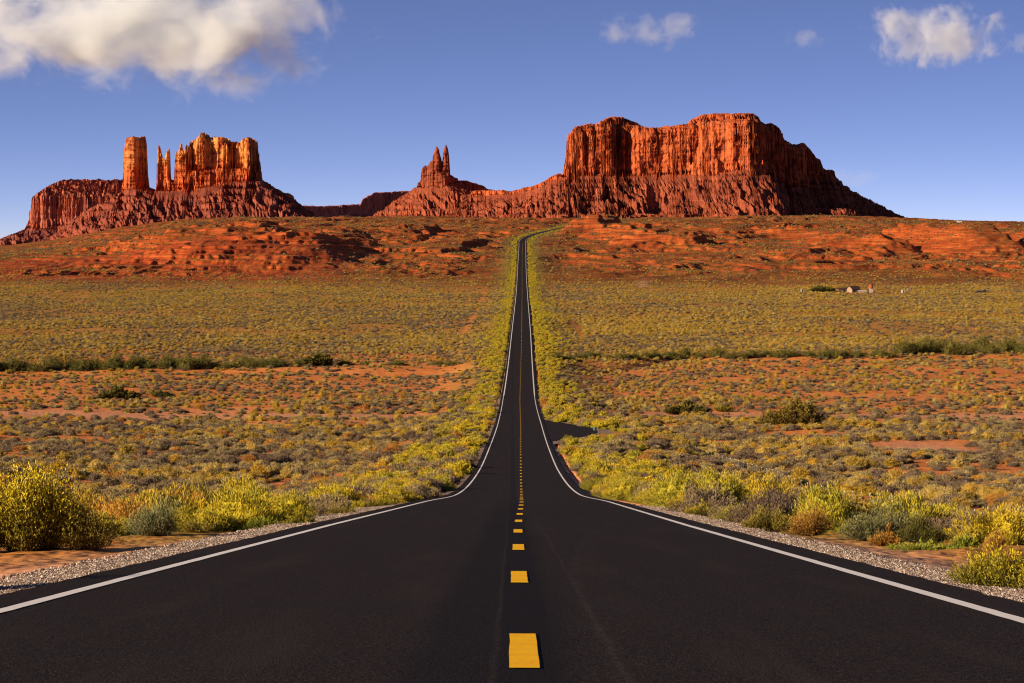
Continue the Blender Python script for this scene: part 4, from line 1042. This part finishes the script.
def fence(name, X0, slope, d0, d1, stp, label):
    root = empty(name, (X0, d0, float(ground_z(X0, d0))))
    o0 = np.array(root.location); tops = []
    d = d0
    while d < d1:
        x = X0 + slope * (d - d0); z = float(ground_z(x, d)); hgt = 1.28
        p = boxes('post', [(x - o0[0], d - o0[1], z - o0[2] - 0.1, 0.04, 0.04, hgt + 0.1 - 0.1), (x - o0[0], d - o0[1] + 0.03, z - o0[2], 0.035, 0.012, hgt - 0.2)], M_post, root)
        boxes('white_tip', [(x - o0[0], d - o0[1], z - o0[2] + hgt - 0.1, 0.046, 0.046, 0.1)], M_tip, p)
        tops.append((x - o0[0], d - o0[1], z - o0[2])); d += stp * (0.97 + 0.06 * rw.random())
    for k, hh in enumerate((0.35, 0.65, 0.95)):
        V, Fq = [], []
        for i, (x, y, z) in enumerate(tops):
            for a_ in range(3):
                V.append((x + 0.006 * math.cos(a_ * 2.09), y - 0.03, z + hh + 0.006 * math.sin(a_ * 2.09)))
        for i in range(len(tops) - 1):
            for a_ in range(3): Fq.append((i * 3 + a_, i * 3 + (a_ + 1) % 3, (i + 1) * 3 + (a_ + 1) % 3, (i + 1) * 3 + a_))
        obj_np('wire', V, Fq, M_wire, root)
    return tag(root, label, 'fence')
fence('wire_fence', 30.0, -0.018, 176, 400, 5.4, 'long fence of thin steel posts with white tips across the sage at right')
X_, D_, Z_ = 24.6, 285.0, float(ground_z(24.6, 285.0))
post = empty('gate_post', (X_, D_, Z_)); tag(post, 'taller pale steel brace post standing at the fence line in the sage', 'post')
boxes('upright', [(0, 0, -0.1, 0.07, 0.07, 1.5)], M_wire, post)
boxes('cross_arm', [(0, 0.05, 1.38, 0.9, 0.04, 0.04)], M_wire, post)

# ------------------------------------------------------------------ homestead and other far things
M_plank = plain('weathered_boards', (0.15, 0.085, 0.055), 0.9, 0.4, 0.8)
M_pale = plain('pale_plaster', (0.30, 0.20, 0.14), 0.9, 0.15, 0.6)
M_roof = plain('dark_roofing', (0.06, 0.035, 0.028), 0.9, 0.3, 0.8)
M_white = plain('white_sheet', (0.42, 0.39, 0.35), 0.6, 0.08, 1)
M_red = plain('rusty_tank', (0.32, 0.075, 0.035), 0.8, 0.35, 1.5)
M_dark = plain('dark_opening', (0.02, 0.015, 0.013), 0.9, 0.2, 1)
M_cblue = plain('dark_car_paint', (0.03, 0.032, 0.05), 0.35, 0.1, 1)
M_glass = plain('car_glass', (0.03, 0.035, 0.04), 0.12, 0.1, 1)
M_rub = plain('tyre_rubber', (0.02, 0.02, 0.02), 0.9, 0.1, 1)
def gable(name, w, dp, h, rh, wallm, roofm, label, px, y, rz=0.0, door=None, windows=(), cat='house'):
    X_, D_, Z_ = hit(px, y)
    r = empty(name, (X_, D_, Z_ - 0.1)); r.rotation_euler = (0, 0, rz)
    V = [(-w/2, -dp/2, 0), (w/2, -dp/2, 0), (w/2, dp/2, 0), (-w/2, dp/2, 0), (-w/2, -dp/2, h), (w/2, -dp/2, h), (w/2, dp/2, h), (-w/2, dp/2, h), (-w/2, 0, h + rh), (w/2, 0, h + rh)]
    f4 = [(0, 1, 5, 4), (2, 3, 7, 6)]
    me = bpy.data.meshes.new('wall'); me.from_pydata(V, [], f4 + [(1, 2, 6, 9, 5), (3, 0, 4, 8, 7)]); me.materials.append(wallm)
    wall = link(bpy.data.objects.new('wall', me), r)
    e = 0.45; t = 0.14
    sl = rh / (dp / 2)
    V = []
    for sx in (-1, 1):
        for yy, zz in ((-dp/2 - e, h - e * sl), (0, h + rh), (dp/2 + e, h - e * sl)):
            V += [(sx * (w/2 + e), yy, zz + 0.02), (sx * (w/2 + e), yy, zz + 0.02 + t)]
    Fq = [(0, 2, 8, 6), (2, 4, 10, 8), (1, 7, 9, 3), (3, 9, 11, 5), (0, 6, 7, 1), (4, 5, 11, 10), (0, 1, 3, 2), (2, 3, 5, 4), (6, 8, 9, 7), (8, 10, 11, 9)]
    obj_np('roof', V, Fq, roofm, r, smooth=False)
    if door is not None: boxes('door', [(door, -dp/2 - 0.03, 0, 1.0, 0.06, 2.0)], M_dark, r)
    for wx in windows: boxes('window', [(wx, -dp/2 - 0.03, 1.0, 0.9, 0.05, 0.9)], M_dark, r)
    return tag(r, label, cat)
gable('house', 6.4, 6.0, 2.5, 1.9, M_pale, M_roof, 'dark-roofed house with a pale front at the distant homestead', 853.5, 292.5, 0.5, -1.6, (1.4,))
gable('shed', 6.5, 4.0, 2.0, 0.8, M_plank, M_roof, 'low dark board shed left of the dark-roofed house', 843, 291.8, 0.1, 0.5, cat='shed')
gable('pump_house', 5.0, 3.0, 1.5, 0.4, M_pale, M_white, 'long low pale outbuilding between the house and the rusty tank tower', 862, 293.3, -0.1, None, cat='outbuilding')
# tank on its tower
X_, D_, Z_ = hit(871, 292.8)
tk = empty('tank_tower', (X_, D_, Z_)); tag(tk, 'narrow tower with a rusty red tank on top at the homestead', 'tower')
boxes('tower_base', [(0, 0, -0.2, 2.2, 2.2, 2.9)], plain('grey_block', (0.33, 0.27, 0.24), 0.9, 0.2, 1), tk)
def cyl(name, r0, r1, z0, z1, mat, parent, n=20, cx=0, cy_=0):
    V = [(cx + r0 * math.cos(a), cy_ + r0 * math.sin(a), z0) for a in np.linspace(0, 2*math.pi, n, endpoint=False)] + [(cx + r1 * math.cos(a), cy_ + r1 * math.sin(a), z1) for a in np.linspace(0, 2*math.pi, n, endpoint=False)]
    me = bpy.data.meshes.new(name); me.from_pydata(V, [], [(i, (i+1) % n, (i+1) % n + n, i + n) for i in range(n)] + [tuple(range(n))[::-1], tuple(range(n, 2*n))]); me.materials.append(mat)
    return link(bpy.data.objects.new(name, me), parent)
cyl('tank', 1.35, 1.3, 2.7, 5.6, M_red, tk); cyl('tank_lid', 1.4, 0.2, 5.6, 6.2, M_roof, tk)
def hut(px, y, w, h, label, name='white_shed'):
    X_, D_, Z_ = hit(px, y)
    r = empty(name, (X_, D_, Z_)); tag(r, label, 'shed')
    boxes('wall', [(0, 0, -0.3, w, w * 0.9, h + 0.3)], M_white, r)
    boxes('roof', [(0, 0, h, w * 1.12, w * 1.02, 0.16)], M_roof, r)
    boxes('door', [(w * 0.15, -w * 0.45 - 0.03, 0, 0.8, 0.05, min(1.9, h - 0.2))], M_dark, r)
hut(903, 293.3, 2.1, 2.4, 'small white shed standing alone right of the rusty tank tower')
hut(909, 290.5, 2.0, 1.3, 'tiny low white shed just behind and right of the lone white shed')
hut(802, 292.2, 1.7, 2.0, 'small white shed left of the homestead thicket')
X_, D_ = (959 - CX) / F * 4700, 4700.0
r = empty('white_house', (X_, D_, float(ground_z(X_, D_)))); tag(r, 'tiny white house on the skyline right of the great mesa', 'house')
boxes('wall', [(0, 0, -2, 7, 7, 6.5)], M_white, r); boxes('roof', [(0.4, 0, 4.5, 8.4, 8, 0.6)], M_roof, r); boxes('door', [(1.2, -3.53, 0, 1.2, 0.06, 2.2)], M_dark, r)
def car(px, y, label, rz):
    X_, D_, Z_ = hit(px, y)
    r = empty('parked_car', (X_, D_, Z_)); r.rotation_euler = (0, 0, rz); tag(r, label, 'car')
    pr = [(-2.2, 0.35), (-2.2, 0.95), (-1.2, 1.05), (-0.6, 1.6), (1.3, 1.65), (2.0, 1.1), (2.2, 0.95), (2.2, 0.35)]
    V = [(x, s_ * 0.88, z) for s_ in (-1, 1) for x, z in pr]; n = len(pr)
    me = bpy.data.meshes.new('body'); me.from_pydata(V, [], [tuple(range(n)), tuple(range(2*n-1, n-1, -1))] + [(i, i + n, (i+1) % n + n, (i+1) % n) for i in range(n)]); me.materials.append(M_cblue)
    link(bpy.data.objects.new('body', me), r)
    boxes('side_window', [(0.3, -0.885, 1.12, 1.7, 0.02, 0.4)], M_glass, r)
    for wx in (-1.4, 1.4):
        for wy in (-0.8, 0.8):
            w_ = cyl('wheel', 0.34, 0.34, -0.1, 0.1, M_rub, r, 14); w_.rotation_euler = (math.pi / 2, 0, 0); w_.location = (wx, wy, 0.34)
car(978.5, 293, 'left of two dark cars parked far off at the right edge of the plain', 0.15)
car(983.5, 292.6, 'right of two dark cars parked far off at the right edge of the plain', 0.9)
# drum at the end of the side road
X_, D_, Z_ = hit(595, 431)
dr = empty('steel_drum', (X_, D_, Z_)); tag(dr, 'small blue-grey drum at the end of the side road', 'drum')
cyl('drum_body', 0.28, 0.28, 0, 0.62, plain('blue_grey_paint', (0.05, 0.10, 0.13), 0.6, 0.2, 3), dr); cyl('drum_rim', 0.295, 0.295, 0.56, 0.6, M_wire, dr)

# ------------------------------------------------------------------ stones of the gravel shoulders
def stone_mesh(seed):
    r = np.random.RandomState(seed)
    import bmesh
    bm = bmesh.new(); bmesh.ops.create_icosphere(bm, subdivisions=1, radius=1.0)
    for v in bm.verts: v.co = Vector((v.co.x * 1.2, v.co.y * 0.95, v.co.z * 0.7)) * (1 + 0.28 * r.randn())
    me = bpy.data.meshes.new('stone'); bm.to_mesh(me); bm.free(); me.materials.append(M_stone); return me
ts = NT('crushed_stone', 0.9, 0.2)
M_stone = ts.done(ts.ramp(ts.n.new('ShaderNodeObjectInfo').outputs['Random'], [(0.0, (0.06, 0.038, 0.03)), (0.35, (0.17, 0.115, 0.085)), (0.7, (0.30, 0.225, 0.17)), (1.0, (0.56, 0.46, 0.37))]))
STM = [stone_mesh(i) for i in range(4)]
def stones(s_, u0, u1, n, d0, d1, label, rmin, rmax, seed):
    r = np.random.RandomState(seed)
    d = d0 + (d1 - d0) * r.rand(n) ** 1.5
    u = u0 + (u1 - u0) * np.clip(r.beta(1.6, 1.9, n), 0, 1)
    ok = r.rand(n) < ss(-0.45, 0.25, pn2(d * 0.35, u * 1.2, 7) + 0.9 - 1.5 * np.abs((u - u0) / (u1 - u0) - 0.42))
    d = d[ok]; u = u[ok]; n = len(d)
    tt = np.clip((u - (4.15 if s_ < 0 else 4.0)) / 1.3, 0, 1)
    X = road_c(d) + s_ * u
    z = base_z(d) - 0.07 - 0.09 * tt
    P4 = np.stack([X, d, X * 0, (rmin + (rmax * 1.6 - rmin) * r.rand(n) ** 2.6) * (1 + 0.012 * d), z], 1)
    instancer('loose_gravel', P4, STM, label, None, seed, (0.8, 1.1))
stones(-1, 4.16, 5.75, 90000, 20, 110, 'loose pale stones on the left gravel shoulder', 0.004, 0.011, 1)
stones(1, 4.02, 5.4, 76000, 20, 110, 'loose pale stones on the right gravel shoulder', 0.004, 0.010, 2)

# unseen bushes added outside the left edge to cast shade on gravel and asphalt
bush('sage_bush', 0, 0, 190, 205, L_grey, 'unseen grey-green bush added beyond the left edge to shade the asphalt', 'bush', stems=30, leaves=26, seed=61, at=(-5.95, 16.2, float(ground_z(-5.95, 16.2))))
bush('rabbitbrush_bush', 0, 0, 215, 135, L_gold, 'unseen golden bush added beyond the left edge to shade the gravel', 'bush', stems=420, leaves=50, seed=62, at=(-6.45, 28.0, float(ground_z(-6.45, 28.0))))

# ------------------------------------------------------------------ clouds
def cloud_material(name, dens, seed, sharp=0.085, scale=2.2, thr=0.44):
    m = bpy.data.materials.new(name); m.use_nodes = True
    n, l = m.node_tree.nodes, m.node_tree.links
    for q in list(n): n.remove(q)
    out = n.new('ShaderNodeOutputMaterial'); pv = n.new('ShaderNodeVolumePrincipled')
    pv.inputs['Color'].default_value = (0.94, 0.985, 1.0, 1); pv.inputs['Anisotropy'].default_value = 0.0
    tcn = n.new('ShaderNodeTexCoord')
    def mth(op, a_, b_, clamp=False):
        q = n.new('ShaderNodeMath'); q.operation = op; q.use_clamp = clamp
        for s_, v in zip(q.inputs, (a_, b_)):
            if isinstance(v, (int, float)): s_.default_value = v
            else: l.new(v, s_)
        return q.outputs[0]
    ad = n.new('ShaderNodeVectorMath'); ad.operation = 'ADD'; l.new(tcn.outputs['Object'], ad.inputs[0]); ad.inputs[1].default_value = (seed * 3.7, seed * 1.3, seed * 2.1)
    sc_ = n.new('ShaderNodeVectorMath'); sc_.operation = 'MULTIPLY'; l.new(ad.outputs[0], sc_.inputs[0]); sc_.inputs[1].default_value = (scale * 1.5, scale * 0.8, scale * 0.62)
    nz = n.new('ShaderNodeTexNoise'); l.new(sc_.outputs[0], nz.inputs['Vector']); nz.inputs['Scale'].default_value = 1.0; nz.inputs['Detail'].default_value = 7; nz.inputs['Roughness'].default_value = 0.62; nz.inputs['Distortion'].default_value = 0.35
    ln = n.new('ShaderNodeVectorMath'); ln.operation = 'LENGTH'; l.new(tcn.outputs['Object'], ln.inputs[0])
    fall = mth('POWER', ln.outputs['Value'], 2.0)
    v = mth('SUBTRACT', nz.outputs['Fac'], mth('MULTIPLY', fall, 0.30))
    mr = n.new('ShaderNodeMapRange'); mr.interpolation_type = 'SMOOTHSTEP'
    l.new(v, mr.inputs[0]); mr.inputs[1].default_value = thr - 0.06; mr.inputs[2].default_value = thr + sharp
    mr.inputs[3].default_value = 0.0; mr.inputs[4].default_value = dens
    l.new(mr.outputs[0], pv.inputs['Density'])
    l.new(pv.outputs[0], out.inputs['Volume'])
    return m
def cloud(px, y, wpx, hpx, D, dens, seed, label, **kw):
    import bmesh
    me = bpy.data.meshes.new('cloud')
    bm = bmesh.new(); bmesh.ops.create_icosphere(bm, subdivisions=3, radius=1.0); bm.to_mesh(me); bm.free()
    me.materials.append(cloud_material('cloud_%d' % seed, dens, seed, **kw))
    o = link(bpy.data.objects.new('cloud', me))
    o.location = ((px - CX) / F * D, D, (HZ - y) / F * D)
    o.scale = (wpx / 2 / F * D, wpx / 2 / F * D * 0.28, hpx / 2 / F * D)
    tag(o, label, 'cloud'); return o
CL = 1.0
cloud(140, 30, 500, 165, 24000, 0.0056, 1, 'largest bright cloud in the upper left of the sky', thr=0.40, scale=2.6)
cloud(935, 38, 190, 84, 24000, 0.0066, 2, 'ragged white cloud above the right shoulder of the great mesa', scale=2.2, thr=0.42)
cloud(652, 31, 140, 52, 24000, 0.0028, 3, 'small thin cloud high above the great mesa', scale=1.8, thr=0.42)
cloud(804, 40, 56, 28, 24000, 0.0026, 4, 'tiny wisp of cloud left of the ragged white cloud', scale=1.4, thr=0.41)
cloud(848, 178, 90, 26, 24000, 0.0012, 6, 'faint low smudge of cloud right of the great mesa', scale=1.4, thr=0.40)
cloud(1022, 44, 60, 32, 24000, 0.003, 5, 'faint wisp of cloud at the right edge of the sky', scale=1.4, thr=0.41)
